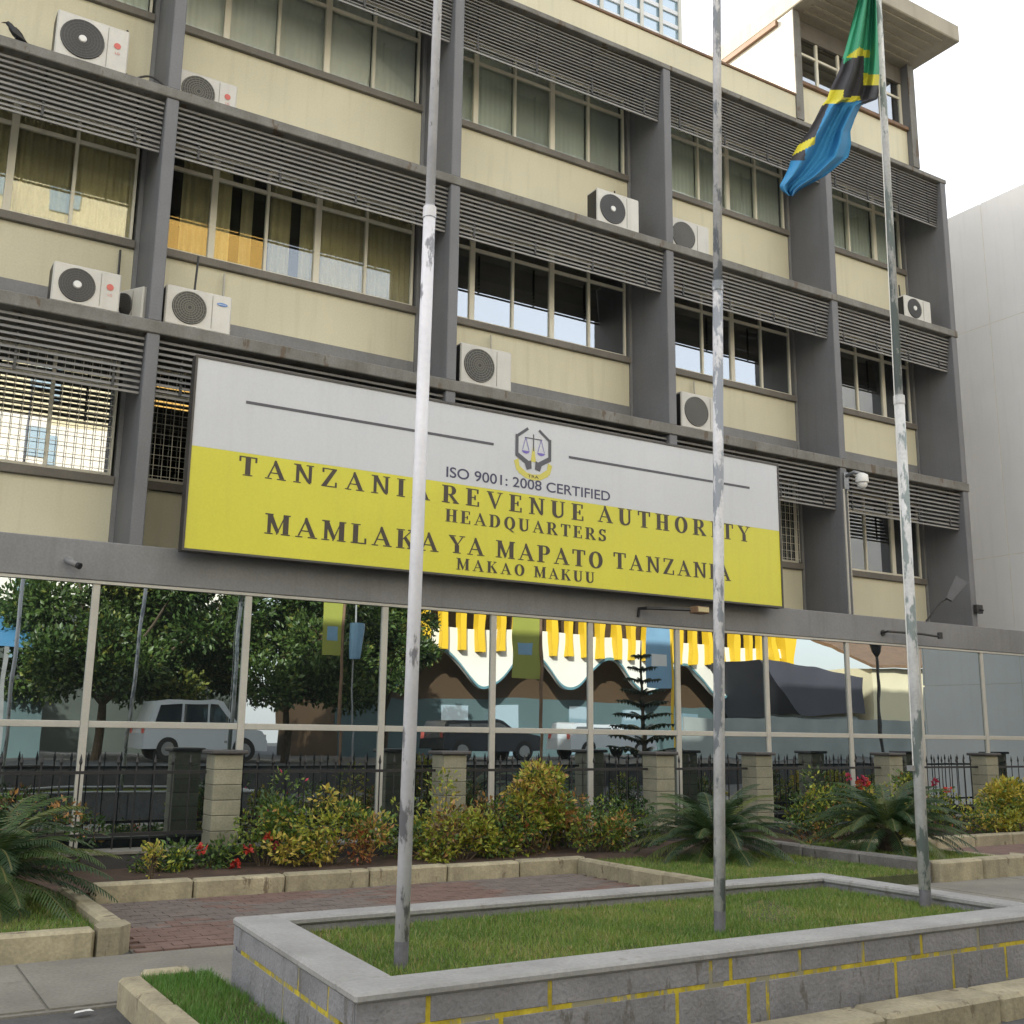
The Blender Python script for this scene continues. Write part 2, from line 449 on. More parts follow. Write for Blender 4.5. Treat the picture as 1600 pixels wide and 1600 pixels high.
def make_office():
    B = empty('office_building', (3.8, 0, 0), 'four storey cream and grey office block with projecting fins and slatted sun screens',
              'building')
    ofs = Vector(B.location)

    def bld(mb, name, mat, parent=None, **kw):
        o = mb.build(name, mat, parent or B, **kw)
        if parent is None: o.location = -ofs
        return o
    # body behind the window wall
    bld(MB().box(-17.7, 4.0, 0.0, 12.3, 14, 13.95), 'rear_body', M['grey_light'])
    bld(MB().box(8.2, 6.2, 13.952, 12.3, 14, 20.0), 'sun_blocker', M['cream'])  # unseen mass added above the roof to keep direct sun off the clad building
    for z in (3.55, 6.86, 10.22):
        bld(MB().box(-17.7, 1.35, z, 12.3, 3.995, z+0.25), 'floor_slab', M['dark'])
    bld(MB().box(-17.7, 1.06, 13.84, 12.3, 3.995, 13.94), 'roof_slab', M['ledge'])
    bld(MB().box(12.30, 1.07, 3.55, 12.42, 11, 13.9), 'end_wall', M['grey'])
    bld(MB().box(-17.8, 0.0, 0, -17.71, 11, 13.9), 'end_wall', M['grey'])
    # ground floor beam
    bld(MB().box(-17.8, -0.06, 3.41, 15.9, 1.3, 3.90, c=0.012), 'canopy_beam', M['grey_light'])
    # ledges between storeys
    for z0, z1 in ((6.74, 6.92), (10.17, 10.32)):
        bld(MB().box(-17.8, -0.02, z0, END+0.02, 1.34, z1, c=0.012), 'ledge', M['ledge'])
    # roof edge: parapet to the tower, thin slab beyond it
    bld(MB().box(-17.8, -0.015, 13.80, END+0.02, 1.055, 13.90, c=0.01), 'roof_edge', M['ledge'])
    bld(MB().box(-17.8, 0.0, 13.902, 7.72, 0.2, 14.40), 'parapet', M['cream'])
    bld(MB().box(-17.8, -0.03, 14.402, 7.72, 0.24, 14.46, c=0.01), 'parapet_coping', M['brown'])
    # fins, storey by storey
    for L in LEVELS:
        me = MB().box(-FW/2, 0, L['z0'], FW/2, 1.34, L['z1'], c=0.012).mesh('fin', [M['grey']])
        for x in FX:
            put('fin', me, B, Vector((x, 0, 0))-ofs)
    # window bays
    for li, L in enumerate(LEVELS):
        for bi in range(len(FX)-1):
            xa = FX[bi]+FW/2+0.002; xb = FX[bi+1]-FW/2-0.002
            zb = L['band'] or L['z0']
            bld(MB().box(xa, YW, zb, xb-0.06, YW+0.2, L['sill']-0.122), 'wall_panel', M['cream'])
            if L['band']:
                bld(MB().box(xa, YW-0.012, L['z0'], xb-0.06, YW+0.2, zb-0.001), 'upstand', M['grey_light'])
            bld(MB().box(xb-0.058, YW-0.03, L['z0'], xb, YW+0.2, L['z1']), 'jamb_strip', M['grey_light'])
            bld(MB().box(xa, YW-0.07, L['sill']-0.12, xb-0.06, YW+0.2, L['sill'], c=0.008), 'sill', M['sill'])
            head = L['tr']+0.38
            bld(MB().box(xa, YW+0.02, head, xb-0.06, YW+0.2, L['z1']), 'header_panel', M['sill'])
            if bi < 2: continue
            window(B, ofs, li, bi, xa+0.03, xb-0.12, L['sill'], L['tr'], head)
    # slats
    for li, L in enumerate(LEVELS):
        for bi in range(1, len(FX)-1):
            xa = FX[bi]+FW/2+0.01; xb = FX[bi+1]-FW/2-0.01
            n = L['ns']; step = (L['z1']-0.03-L['sb'])/n
            w = xb-xa
            hh_ = step*(0.36 if li else 0.27)
            me = MB().prism([(0, -0.012, -hh_), (0, 0.0, -hh_-0.004), (0, 0.030, hh_-0.004), (0, 0.018, hh_)], (w, 0, 0)).mesh('slat', [M['slat']])
            for k in range(n):
                t = (k+0.5)/n
                z = L['z1']-0.03-step*(k+0.5)
                if bi == 1:
                    if k % 2: continue
                put('slat', me, B, Vector((xa, 0.07+0.10*t, z))-ofs, rot=(random.uniform(-.03, .03), random.uniform(-.0008, .0008), 0))
            br = MB().box(-0.016, 0.125, L['sb'], 0.016, 0.15, L['z1']-0.004)
            me = br.mesh('slat_bracket', [M['slat_dark']])
            if bi > 1:
                for fr in (0.08, 0.36, 0.64, 0.92):
                    put('slat_bracket', me, B, Vector((xa+w*fr, 0.02, 0))-ofs)
            bld(MB().box(xa, 0.16, L['sb']-0.05, xb, 0.185, L['sb']-0.02), 'slat_rail', M['slat'])
    return B


def window(B, ofs, li, bi, x0, x1, z0, tr, z1):
    n = 4 if bi == len(FX)-2 else 5
    step = (x1-x0)/n
    y = YW+0.06
    W = empty('window', Vector((0, 0, 0))-ofs); W.parent = B
    f = MB(); t = 0.03
    f.box(x0-0.025, y-0.03, z0, x0+0.012, y+0.04, z1, c=0.004)
    f.box(x1-0.012, y-0.03, z0, x1+0.025, y+0.04, z1, c=0.004)
    for i in range(1, n):
        xm = x0+step*i
        ww = 0.05 if (i % 2 == 1) else 0.024
        f.box(xm-ww, y-0.034, z0+0.001, xm+ww, y+0.036, z1-0.001, c=0.005)
    f.build('frame', M['frame'], W)
    h = MB()
    h.box(x0+0.013, y-0.022, z0+0.002, x1-0.013, y+0.03, z0+0.06, c=0.004)
    h.box(x0+0.013, y-0.022, tr-0.03, x1-0.013, y+0.03, tr+0.03, c=0.004)
    h.box(x0+0.013, y-0.022, z1-0.04, x1-0.013, y+0.03, z1-0.002, c=0.004)
    h.build('transom', M['frame'], W)
    # glazing
    gm = M['pane'] if (li == 2 or (li == 1 and bi <= 3)) else M['pane_dark']
    for i in range(n):
        for (a, b) in ((z0+0.03, tr-0.01), (tr+0.01, z1-0.02)):
            cx = x0+step*(i+.5); cz = (a+b)/2
            dy = random.uniform(-.004, .004); rz = random.uniform(-.003, .003)
            me = MB().box(-step/2+0.015, -0.003, -(b-a)/2, step/2-0.015, 0.003, (b-a)/2).mesh('pane', [gm])
            put('pane', me, W, (cx, y+0.005, cz), rot=(random.uniform(-.003, .003), 0, rz))
    # curtains
    if li == 2 or (li == 1 and bi <= 3):
        for i in range(n):
            if li == 1:
                mt = M['curtain_olive']
                if bi == 3 and i in (1, 2):
                    segs = [(0.0, 0.35), (0.55, 0.75)] if i == 1 else [(0.1, 0.5), (0.7, 1.0)]
                elif bi == 3 and i == 0: segs = [(0.45, 1.0)]
                elif bi == 2 and i == 2: segs = [(0.5, 1.0)]
                else: segs = [(0, 1)]
                depth = 0.03
            else:
                mt = M['curtain_grey'] if bi == 3 else M['curtain_green']; segs = [(0.02, 0.98)]; depth = 0.008
            for a, b in segs:
                xa = x0+step*(i+a); xb = x0+step*(i+b)
                k = max(6, int((b-a)*step/0.02)); V = []; Fc = []
                for j in range(k+1):
                    u = xa+(xb-xa)*j/k
                    yy = y+0.09+depth*math.sin(j*1.25+i)+0.4*depth*math.sin(j*0.5)
                    V += [(u, yy, z0+0.02), (u, yy, z1)]
                for j in range(k):
                    Fc.append((2*j, 2*j+2, 2*j+3, 2*j+1))
                mb = MB(); mb.v = V; mb.f = Fc; mb.mi = [0]*len(Fc)
                mb.build('curtain', mt, W, smooth=True)
    else:
        if bi in (4, 6):
            MB().box(x0+step*(n-1), y+0.18, z0, x1, y+0.2, z1).build('blind', M['curtain_grey'] if bi == 6 else M['dark'], W)
    # security bars on the first storey
    if li == 0 and bi != 6:
        g = MB()
        nn = int((x1-x0)/0.115)
        for j in range(nn+1):
            xx = x0+(x1-x0)*j/nn
            g.box(xx-0.004, y-0.095, z0+0.03, xx+0.004, y-0.083, z1)
        for j in range(9):
            zz = z0+0.08+j*0.15
            g.box(x0, y-0.107, zz-0.0035, x1, y-0.097, zz+0.0035)
        g.build('security_grille', M['frame'], W)
    return W


def make_tower():
    """stair room on the roof"""
    T = empty('roof_room', (9.6, 0, 13.9), 'top floor room above the right end of the roof with a wide flat overhanging slab', 'building')
    ofs = Vector(T.location)

    def bld(mb, name, mat, **kw):
        o = mb.build(name, mat, T, **kw); o.location = -ofs; return o
    bld(MB().box(7.74, 0.0, 13.903, 7.92, 5.5, 16.40), 'side_wall', M['tower_wall'])
    bld(MB().box(11.28, 0.0, 13.903, 11.46, 5.5, 16.40), 'side_wall', M['grey'])
    bld(MB().box(7.73, -0.03, 13.904, 7.93, -0.002, 16.40), 'corner_strip', M['ledge'])
    bld(MB().box(11.27, -0.03, 13.904, 11.47, -0.002, 16.40), 'corner_strip', M['ledge'])
    bld(MB().box(7.93, 0.1, 13.904, 11.27, 0.3, 14.79), 'wall_panel', M['cream'])
    bld(MB().box(7.93, 0.03, 14.792, 11.27, 0.32, 14.88, c=0.01), 'sill', M['brown'])
    bld(MB().box(7.93, 0.16, 16.0, 11.27, 0.34, 16.398), 'header_panel', M['sill'])
    bld(MB().box(7.93, 2.4, 13.91, 11.27, 2.5, 16.39), 'rear_wall', M['dark'])
    bld(MB().box(7.70, -1.15, 16.402, 11.60, 5.9, 16.80, c=0.02), 'flat_roof', M['slab'])
    bld(MB().box(7.745, 0.4, 16.25, 7.66, 5.5, 16.36), 'side_trim', M['brown'])
    for k in range(5):
        bld(MB().box(8.0, -1.0+0.22*k, 16.375, 11.2, -0.94+0.22*k, 16.401), 'soffit_batten', M['slab'])
    W = empty('window', (0, 0, 0)); W.parent = T; W.location = -ofs
    f = MB()
    for i in range(6):
        xm = 7.96+i*(11.24-7.96)/5
        f.box(xm-0.03, 0.18, 14.88, xm+0.03, 0.25, 16.0, c=0.004)
    f.build('frame', M['frame'], W)
    MB().box(7.97, 0.19, 15.62, 11.23, 0.24, 15.67).box(7.97, 0.19, 14.881, 11.23, 0.24, 14.93).build('transom', M['frame'], W)
    for i in range(5):
        xm = 7.96+(i+.5)*(11.24-7.96)/5
        MB().box(xm-.31, 0.212, 14.9, xm+.31, 0.218, 15.99).build('pane', M['pane_dark'], W)
    return T


def make_shopfront():
    S = empty('shopfront_glazing', (4, 0, 0), 'long mirrored ground floor glass front with pale metal frame, reflecting the street', 'glass front')
    ofs = Vector(S.location)
    xs = [-12.6, -10.7, -8.75, -6.8, -4.87, -2.95, -0.97, 0.81, 2.58, 4.35, 6.35, 8.4, 10.38, 12.33, 14.2, 15.88]
    zs = [(0.12, 1.66), (1.70, 3.37)]
    vm = MB().box(-0.045, -0.035, 0.10, 0.045, 0.06, 3.37, c=0.006).mesh('mullion', [M['frame_white']])
    for x in xs: put('mullion', vm, S, Vector((x, 0, 0))-ofs)
    for a, b in zip(xs[:-1], xs[1:]):
        put('rail', MB().box(a+0.047, -0.028, 1.635, b-0.047, 0.055, 1.715, c=0.006).mesh('rail', [M['frame_white']]), S, -ofs)
        for z0, z1 in zs:
            w = (b-a)/2-0.03; h = (z1-z0)/2
            me = MB().box(-w, -0.003, -h, w, 0.003, h).mesh('pane', [M['shop']])
            put('pane', me, S, Vector(((a+b)/2, 0.0, (z0+z1)/2))-ofs, rot=(random.uniform(-.0012, .0012), 0, random.uniform(-.0015, .0015)))
    put('head_rail', MB().box(-12.7, -0.05, 3.372, 15.9, 0.07, 3.407).mesh('head_rail', [M['frame_white']]), S, -ofs)
    put('base_rail', MB().box(-12.7, -0.05, 0.0, 15.9, 0.07, 0.10).mesh('base_rail', [M['plinth']]), S, -ofs)
    put('backing_wall', MB().box(-17.7, 0.35, 0.0, 15.9, 0.5, 3.40).mesh('backing_wall', [M['dark']]), S, -ofs)


# ------------------------------------------------------------------ lettering in a bold serif hand
def gl_rect(x0, y0, x1, y1): return [(x0, y0), (x1, y0), (x1, y1), (x0, y1)]


def gl_arc(cx, cy, ro, ri, a0, a1, n=12):
    """list of quads; ro, ri = (rx, ry)"""
    out = []
    for i in range(n):
        a = math.radians(a0+(a1-a0)*i/n); b = math.radians(a0+(a1-a0)*(i+1)/n)
        out.append([(cx+ri[0]*math.cos(a), cy+ri[1]*math.sin(a)), (cx+ro[0]*math.cos(a), cy+ro[1]*math.sin(a)),
                    (cx+ro[0]*math.cos(b), cy+ro[1]*math.sin(b)), (cx+ri[0]*math.cos(b), cy+ri[1]*math.sin(b))])
    return out


def serif(cx, y, w=0.36, h=0.055):
    y0, y1 = (0, h) if y == 0 else (1-h, 1)
    return [gl_rect(cx-w/2, y0, cx+w/2, y1)]


def glyph(ch):
    T = 0.2; t = 0.11; h = 0.065
    S = serif
    if ch == 'I': return 0.40, [gl_rect(.1, h, .3, 1-h)]+S(.2, 0, .4)+S(.2, 1, .4)
    if ch == 'T': return 0.82, [gl_rect(.31, h, .51, 1-h)]+S(.41, 0, .4)+[gl_rect(.02, .93, .80, 1), gl_rect(.02, .72, .07, .93), gl_rect(.75, .72, .80, .93)]
    if ch == 'L': return 0.74, [gl_rect(.1, h, .3, 1-h)]+S(.2, 1, .4)+[gl_rect(0, 0, .70, .065), gl_rect(.65, .065, .70, .30)]
    if ch in 'EF':
        g = [gl_rect(.1, h, .3, 1-h), gl_rect(0, .94, .68, 1), gl_rect(.63, .74, .68, .94), gl_rect(.3, .47, .50, .53), gl_rect(.48, .36, .53, .64)]
        if ch == 'E': g += [gl_rect(0, 0, .72, .06), gl_rect(.67, .06, .72, .28)]
        else: g += S(.2, 0, .4)
        return 0.78, g
    if ch == 'H': return 0.90, [gl_rect(.1, h, .3, 1-h), gl_rect(.6, h, .8, 1-h), gl_rect(.3, .47, .6, .54)]+S(.2, 0, .38)+S(.2, 1, .38)+S(.7, 0, .38)+S(.7, 1, .38)
    if ch == 'N': return 0.92, [gl_rect(.12, h, .12+t, 1-h), gl_rect(.72, h, .72+t, 1-h), [(.10, 1-h), (.34, 1-h), (.80, 0), (.72, 0), (.60, .1)]]+S(.16, 0, .32)+[gl_rect(0, 1-h, .30, 1)]+S(.76, 1, .32)
    if ch == 'M': return 1.10, [gl_rect(.12, h, .12+t, 1-h), gl_rect(.80, h, 1.0, 1-h), [(.10, 1-h), (.34, 1-h), (.60, .15), (.50, .0)], [(.80, 1-h), (.86, 1-h), (.56, .0), (.50, .0)]]+S(.16, 0, .32)+S(.9, 0, .36)+[gl_rect(0, 1-h, .32, 1), gl_rect(.80, 1-h, 1.08, 1)]
    if ch == 'A': return 0.92, [[(.10, h), (.18, h), (.48, .98), (.42, 1)], [(.42, 1), (.50, 1), (.86, h), (.64, h), (.38, .82)], gl_rect(.24, .30, .66, .36)]+S(.14, 0, .28)+S(.75, 0, .38)
    if ch == 'V': return 0.90, [[(.06, 1-h), (.28, 1-h), (.52, .18), (.48, 0), (.42, 0)], [(.72, 1-h), (.80, 1-h), (.50, .0), (.44, .02)]]+S(.18, 1, .36)+S(.76, 1, .28)
    if ch == 'Y': return 0.88, [[(.04, 1-h), (.28, 1-h), (.52, .46), (.34, .44)], [(.68, 1-h), (.76, 1-h), (.50, .46), (.44, .46)], gl_rect(.34, h, .54, .46)]+S(.44, 0, .40)+S(.17, 1, .34)+S(.73, 1, .28)
    if ch == 'Z': return 0.78, [gl_rect(.05, .94, .72, 1), gl_rect(.05, .76, .10, .94), [(.50, .94), (.72, .94), (.28, .06), (.04, .06)], gl_rect(.02, 0, .74, .06), gl_rect(.69, .06, .74, .28)]
    if ch == 'U': return 0.90, [gl_rect(.1, .30, .3, 1-h), gl_rect(.68, .30, .76, 1-h)]+S(.2, 1, .38)+S(.72, 1, .28)+gl_arc(.43, .30, (.33, .32), (.25, .22), 270, 360)+gl_arc(.43, .30, (.33, .32), (.13, .22), 180, 270)
    if ch == 'O': return 0.92, gl_arc(.46, .5, (.42, .52), (.22, .45), 90, 450, 28)
    if ch == 'Q': return 0.92, gl_arc(.46, .5, (.42, .52), (.22, .45), 90, 450, 28)+[[(.40, .03), (.52, .05), (.82, -.20), (.62, -.20)]]
    if ch == 'D': return 0.90, [gl_rect(.1, h, .3, 1-h)]+[gl_rect(0, 1-h, .42, 1), gl_rect(0, 0, .42, h)]+gl_arc(.42, .5, (.42, .5), (.21, .445), -90, 90, 16)
    if ch in 'PR':
        g = [gl_rect(.1, h, .3, 1-h), gl_rect(0, 1-h, .46, 1), gl_rect(.3, .46, .46, .52)]+gl_arc(.46, .73, (.28, .27), (.09, .215), -90, 90, 12)+S(.2, 0, .4)
        if ch == 'R': g += [[(.38, .46), (.56, .48), (.86, h), (.64, h)], gl_rect(.62, 0, .90, h)]
        return (0.92 if ch == 'R' else 0.80), g
    if ch == 'K': return 0.92, [gl_rect(.1, h, .3, 1-h)]+S(.2, 0, .38)+S(.2, 1, .38)+[[(.3, .40), (.3, .48), (.66, 1-h), (.74, 1-h)], [(.38, .52), (.52, .62), (.86, h), (.62, h)], gl_rect(.58, 0, .90, h), gl_rect(.58, 1-h, .82, 1)]
    if ch == 'S':
        g = gl_arc(.33, .74, (.28, .27), (.13, .19), 30, 270, 14)+gl_arc(.33, .27, (.30, .28), (.13, .19), 270-360, 90, 14)+gl_arc(.33, .27, (.30, .28), (.2, .2), 190, 270, 6)
        return 0.68, g+[gl_rect(.52, .72, .58, 1), gl_rect(.02, 0, .08, .30)]
    return 0.4, []


def text_line(S, name, words, y, ink):
    """words: (text, x start, x end, z base, height)"""
    for txt, xa, xb, zb, hh in words:
        ws = [glyph(c)[0] for c in txt]
        sx = hh*1.14
        total = sum(ws)*sx
        gap = (xb-xa-total)/(len(txt)-1) if len(txt) > 1 else 0
        if gap < 0.01*hh:
            sx *= (xb-xa)/(total+0.06*hh*(len(txt)-1)); total = sum(ws)*sx; gap = (xb-xa-total)/(len(txt)-1)
        x = xa
        for c in txt:
            w, polys = glyph(c); mb = MB()
            for j, pl in enumerate(polys):
                yy = y-0.00015*(j % 37)
                area = sum(pl[i][0]*pl[(i+1) % len(pl)][1]-pl[(i+1) % len(pl)][0]*pl[i][1] for i in range(len(pl)))
                if area < 0: pl = pl[::-1]
                mx = sum(q_[0] for q_ in pl)/len(pl)
                pl = [(q_[0]+math.copysign(.022, q_[0]-mx), q_[1]) for q_ in pl]
                mb.poly([(x+px*sx, yy, zb+pz*hh) for px, pz in pl])
            mb.build('letter', ink, S)
            x += w*sx+gap


def sans_text(S, name, txt, xa, xb, zb, hh, y, mat, bold=0.006):
    cu = bpy.data.curves.new(name, 'FONT')
    cu.body = txt; cu.size = hh/0.70; cu.offset = bold
    o = bpy.data.objects.new(name, cu); COL.objects.link(o)
    bpy.context.view_layer.update()
    w = max(v[0] for v in o.bound_box)
    dg = bpy.context.evaluated_depsgraph_get()
    me = bpy.data.meshes.new_from_object(o.evaluated_get(dg))
    bpy.data.objects.remove(o)
    me.materials.clear(); me.materials.append(mat)
    q = put(name, me, S, (xa, y, zb), rot=(math.pi/2, 0, 0), scale=((xb-xa)/max(w, .01), 1, 1))
    return q


def sans_letters(S, txt, xa, xb, zb, hh, y, mat):
    def meas(t):
        cu = bpy.data.curves.new('letter', 'FONT'); cu.body = t; cu.size = hh/0.70; cu.offset = 0.0025
        o = bpy.data.objects.new('letter', cu); COL.objects.link(o)
        bpy.context.view_layer.update()
        w = max(v[0] for v in o.bound_box)
        return o, w
    o, full = meas(txt); bpy.data.objects.remove(o)
    k = (xb-xa)/full
    for i, c in enumerate(txt):
        if c == ' ': continue
        o, pw = meas(txt[:i+1]); bpy.data.objects.remove(o)
        o, cw = meas(c)
        me = bpy.data.meshes.new_from_object(o.evaluated_get(bpy.context.evaluated_depsgraph_get()))
        bpy.data.objects.remove(o)
        me.materials.clear(); me.materials.append(mat)
        put('letter', me, S, (xa+(pw-cw)*k, y, zb), rot=(math.pi/2, 0, 0), scale=(k, 1, 1))


def make_sign():
    S = empty('signboard', (0, 0, 0), 'long white over yellow headquarters signboard with black serif lettering on the facade', 'sign')
    x0, x1, z0, z1, zm = -3.93, 6.44, 3.87, 6.40, 5.21
    y = -0.36
    MB().box(x0+0.02, y+0.004, z0+0.02, x1-0.02, y+0.18, z1-0.02).build('box', M['sign_frame'], S)
    MB().box(x0, y, zm, x1, y+0.003, z1).build('white_face', M['sign_white'], S)
    MB().box(x0, y, z0, x1, y+0.003, zm-0.001).build('yellow_face', M['sign_yellow'], S)
    t = 0.03
    for b in ((x0-t, z0-t, x1+t, z0-0.001), (x0-t, z0, x0-0.001, z1), (x1+0.001, z0, x1+t, z1), (x0-t, z1+0.001, x1+t, z1+t)):
        MB().box(b[0], y-0.015, b[1], b[2], y+0.17, b[3]).build('frame', M['sign_frame'], S)
    for x in (-3.6, -1.2, 1.3, 3.8, 6.0):
        MB().box(x-0.03, y+0.181, 3.902, x+0.03, -0.065, 4.3).build('bracket', M['grey_light'], S)
    yt = y-0.003
    text_line(S, 'lettering', [('TANZANIA', -3.30, -0.50, 4.905, .26), ('REVENUE', -0.29, 2.22, 4.91, .26), ('AUTHORITY', 2.49, 5.73, 4.935, .27)], yt, M['sign_ink'])
    text_line(S, 'lettering', [('HEADQUARTERS', -0.23, 2.65, 4.63, .19)], yt, M['sign_ink'])
    text_line(S, 'lettering', [('MAMLAKA', -2.90, -0.34, 4.165, .275), ('YA', -0.16, 0.42, 4.18, .26), ('MAPATO', 0.63, 2.58, 4.185, .26), ('TANZANIA', 2.79, 5.25, 4.215, .26)], yt, M['sign_ink'])
    text_line(S, 'lettering', [('MAKAO', -0.03, 1.13, 3.945, .17), ('MAKUU', 1.30, 2.42, 3.945, .17)], yt, M['sign_ink'])
    sans_letters(S, 'ISO 9001: 2008 CERTIFIED', -0.25, 2.73, 5.295, .155, yt, M['sign_navy'])
    MB().box(-3.26, yt-0.001, 5.885, 0.56, yt, 5.925).build('rule', M['sign_grey_ink'], S)
    MB().box(1.93, yt-0.001, 5.885, 5.76, yt, 5.925).build('rule', M['sign_grey_ink'], S)
    # emblem: open hexagon, a pair of scales, two hands and a ribbon
    cx, cz = 1.27, 5.95
    E_ = MB()

    def stroke(p, q, w, yy=yt-0.002):
        p = Vector(p); q = Vector(q); d = (q-p).normalized(); n = Vector((-d.y, d.x))*w/2
        E_.poly([(cx+a.x, yy, cz+a.y) for a in (p-n, q-n, q+n, p+n)])
    for sgn in (-1, 1):
        stroke((sgn*.10, .30), (sgn*.30, .15), .045, yt-0.0021)
        stroke((sgn*.30, .18), (sgn*.30, -.15), .055, yt-0.0024)
        stroke((sgn*.31, -.13), (sgn*.05, -.28), .075, yt-0.0027)
        E_.poly([(cx+sgn*a, yt-0.003-0.0002*sgn, cz+b) for a, b in [(.04, -.20), (.16, -.24), (.12, -.36), (.03, -.33)][::(1 if sgn < 0 else -1)][::-1]])
    stroke((0, .22), (0, -.05), .02); stroke((-.16, .15), (.16, .15), .016, yt-0.0015)
    E_.build('emblem_hexagon', M['sign_grey_ink'], S)
    E_ = MB()
    for sgn in (-1, 1):
        stroke((sgn*.14, .15), (sgn*.20, -.05), .010); stroke((sgn*.14, .15), (sgn*.08, -.05), .010, yt-0.0022)
        E_.poly([(cx+sgn*.14+.07*math.cos(a), yt-0.0023, cz-.06+(.045*math.sin(a))) for a in [math.pi+math.pi*i/8 for i in range(9)]])
    E_.build('emblem_scales', M['emb_violet'], S)
    E_ = MB()
    E_.poly([(cx+a, yt-0.0012, cz+b) for a, b in ((-.05, -.22), (.05, -.22), (.012, .02), (-.012, .02))])
    E_.poly([(cx+a, yt-0.0013, cz+b) for a, b in ((-.30, -.30), (-.27, -.42), (-.14, -.49), (0, -.51), (.14, -.49), (.27, -.42), (.30, -.30), (.24, -.32), (.12, -.40), (0, -.42), (-.12, -.40), (-.24, -.32))])
    for sgn in (-1, 1):
        E_.poly([(cx+sgn*a, yt-0.0010, cz+b) for a, b in ((.27, -.20), (.35, -.24), (.30, -.40), (.24, -.36))][::sgn])
    E_.build('emblem_ribbon', M['emb_yellow'], S)
    sans_text(S, 'emblem_lettering', 'TRA', cx-.10, cx+.10, cz-.475, .045, yt-0.0022, M['sign_ink'], 0.001)


# ------------------------------------------------------------------ air conditioners
def disc(mb, cx, y, cz, r0, r1, n=28, mat=None):
    """flat ring in an XZ plane"""
    k = len(mb.v); mi = mb.m(mat) if mat else 0
    for i in range(n):
        a = 2*math.pi*i/n
        mb.v += [(cx+r0*math.cos(a), y, cz+r0*math.sin(a)), (cx+r1*math.cos(a), y, cz+r1*math.sin(a))]
    for i in range(n):
        j = (i+1) % n
        mb.f.append((k+2*i, k+2*i+1, k+2*j+1, k+2*j)); mb.mi.append(mi)


def make_ac(label, w=0.86, h=0.58, d=0.32, dark=True, hub=True, logo=None, loc=(0, 0, 0), rotz=0):
    A = empty('air_conditioner', loc, label, 'air conditioner', 'outdoor air conditioner units on the ledges', rotz=rotz)
    MB().box(0, 0, 0.04, w, d, h+0.04, c=0.018).build('casing', M['ac'], A)
    MB().box(-0.004, 0.03, 0.07, -0.001, d-0.03, h, ).build('side_coil', M['black'], A)
    feet = MB().box(0.1, 0.0, 0, 0.16, d, 0.039).mesh('foot', [M['metal']])
    put('foot', feet, A); put('foot', feet, A, (w-0.26, 0, 0))
    r = h*0.40; cx = w*0.36; cz = 0.04+h/2
    mb = MB()
    mb.tube([(cx, -0.012, cz), (cx, -0.002, cz)], [r, r+0.012], 30)
    mb.build('fan_recess', M['ac_dark'], A)
    g = MB()
    gm = M['ac_grille_dark'] if dark else M['ac_grille']
    nr = 7
    for i in range(1, nr+1):
        rr = r*i/nr
        disc(g, cx, -0.020, cz, rr-0.0055, rr+0.0055)
    for i in range(20):
        a = 2*math.pi*i/20
        dx, dz = math.cos(a), math.sin(a); px, pz = -dz*0.003, dx*0.003
        g.poly([(cx+dx*0.03-px, -0.022, cz+dz*0.03-pz), (cx+dx*r-px, -0.022, cz+dz*r-pz), (cx+dx*r+px, -0.022, cz+dz*r+pz), (cx+dx*0.03+px, -0.022, cz+dz*0.03+pz)])
    g.build('fan_grille', gm, A)
    if hub:
        MB().tube([(cx, -0.035, cz), (cx, -0.018, cz)], [0.045, 0.055], 16).build('hub', M['white'], A)
    MB().box(w*0.70, -0.006, 0.09, w*0.705, -0.001, h).build('panel_seam', M['ac_grille'], A)
    MB().tube([(w-.01, d*.6, .22), (w+.05, d*.7, .20), (w+.09, d+.25, .30), (w+.10, .82, .55), (w+.10, .86, 1.3)], .016, 7).build('pipe', M['frame_white'] if not dark else M['black'], A)
    MB().tube([(w-.01, d*.5, .16), (w+.04, d*.5, .10), (w+.08, d*.2, .02)], .009, 6).build('drain_hose', M['metal'], A)
    if logo == 'red':
        mb = MB(); disc(mb, w*0.84, -0.008, cz+0.06, 0.0005, 0.045, 20); mb.build('logo', M['logo_red'], A)
        sans_text(A, 'logo_lettering', 'LG', w*0.81, w*0.88, cz-0.065, 0.035, -0.008, M['logo_red'], 0.0)
    if logo == 'blue':
        mb = MB(); k = 20
        mb.poly([(w*0.85+0.075*math.cos(2*math.pi*i/k), -0.008, cz+0.14+0.024*math.sin(2*math.pi*i/k)) for i in range(k)])
        mb.build('logo', M['logo_blue'], A)
        sans_text(A, 'logo_lettering', 'SAMSUNG', w*0.85-0.055, w*0.85+0.055, cz+0.13, 0.018, -0.0095, M['white'], 0.0)
    return A


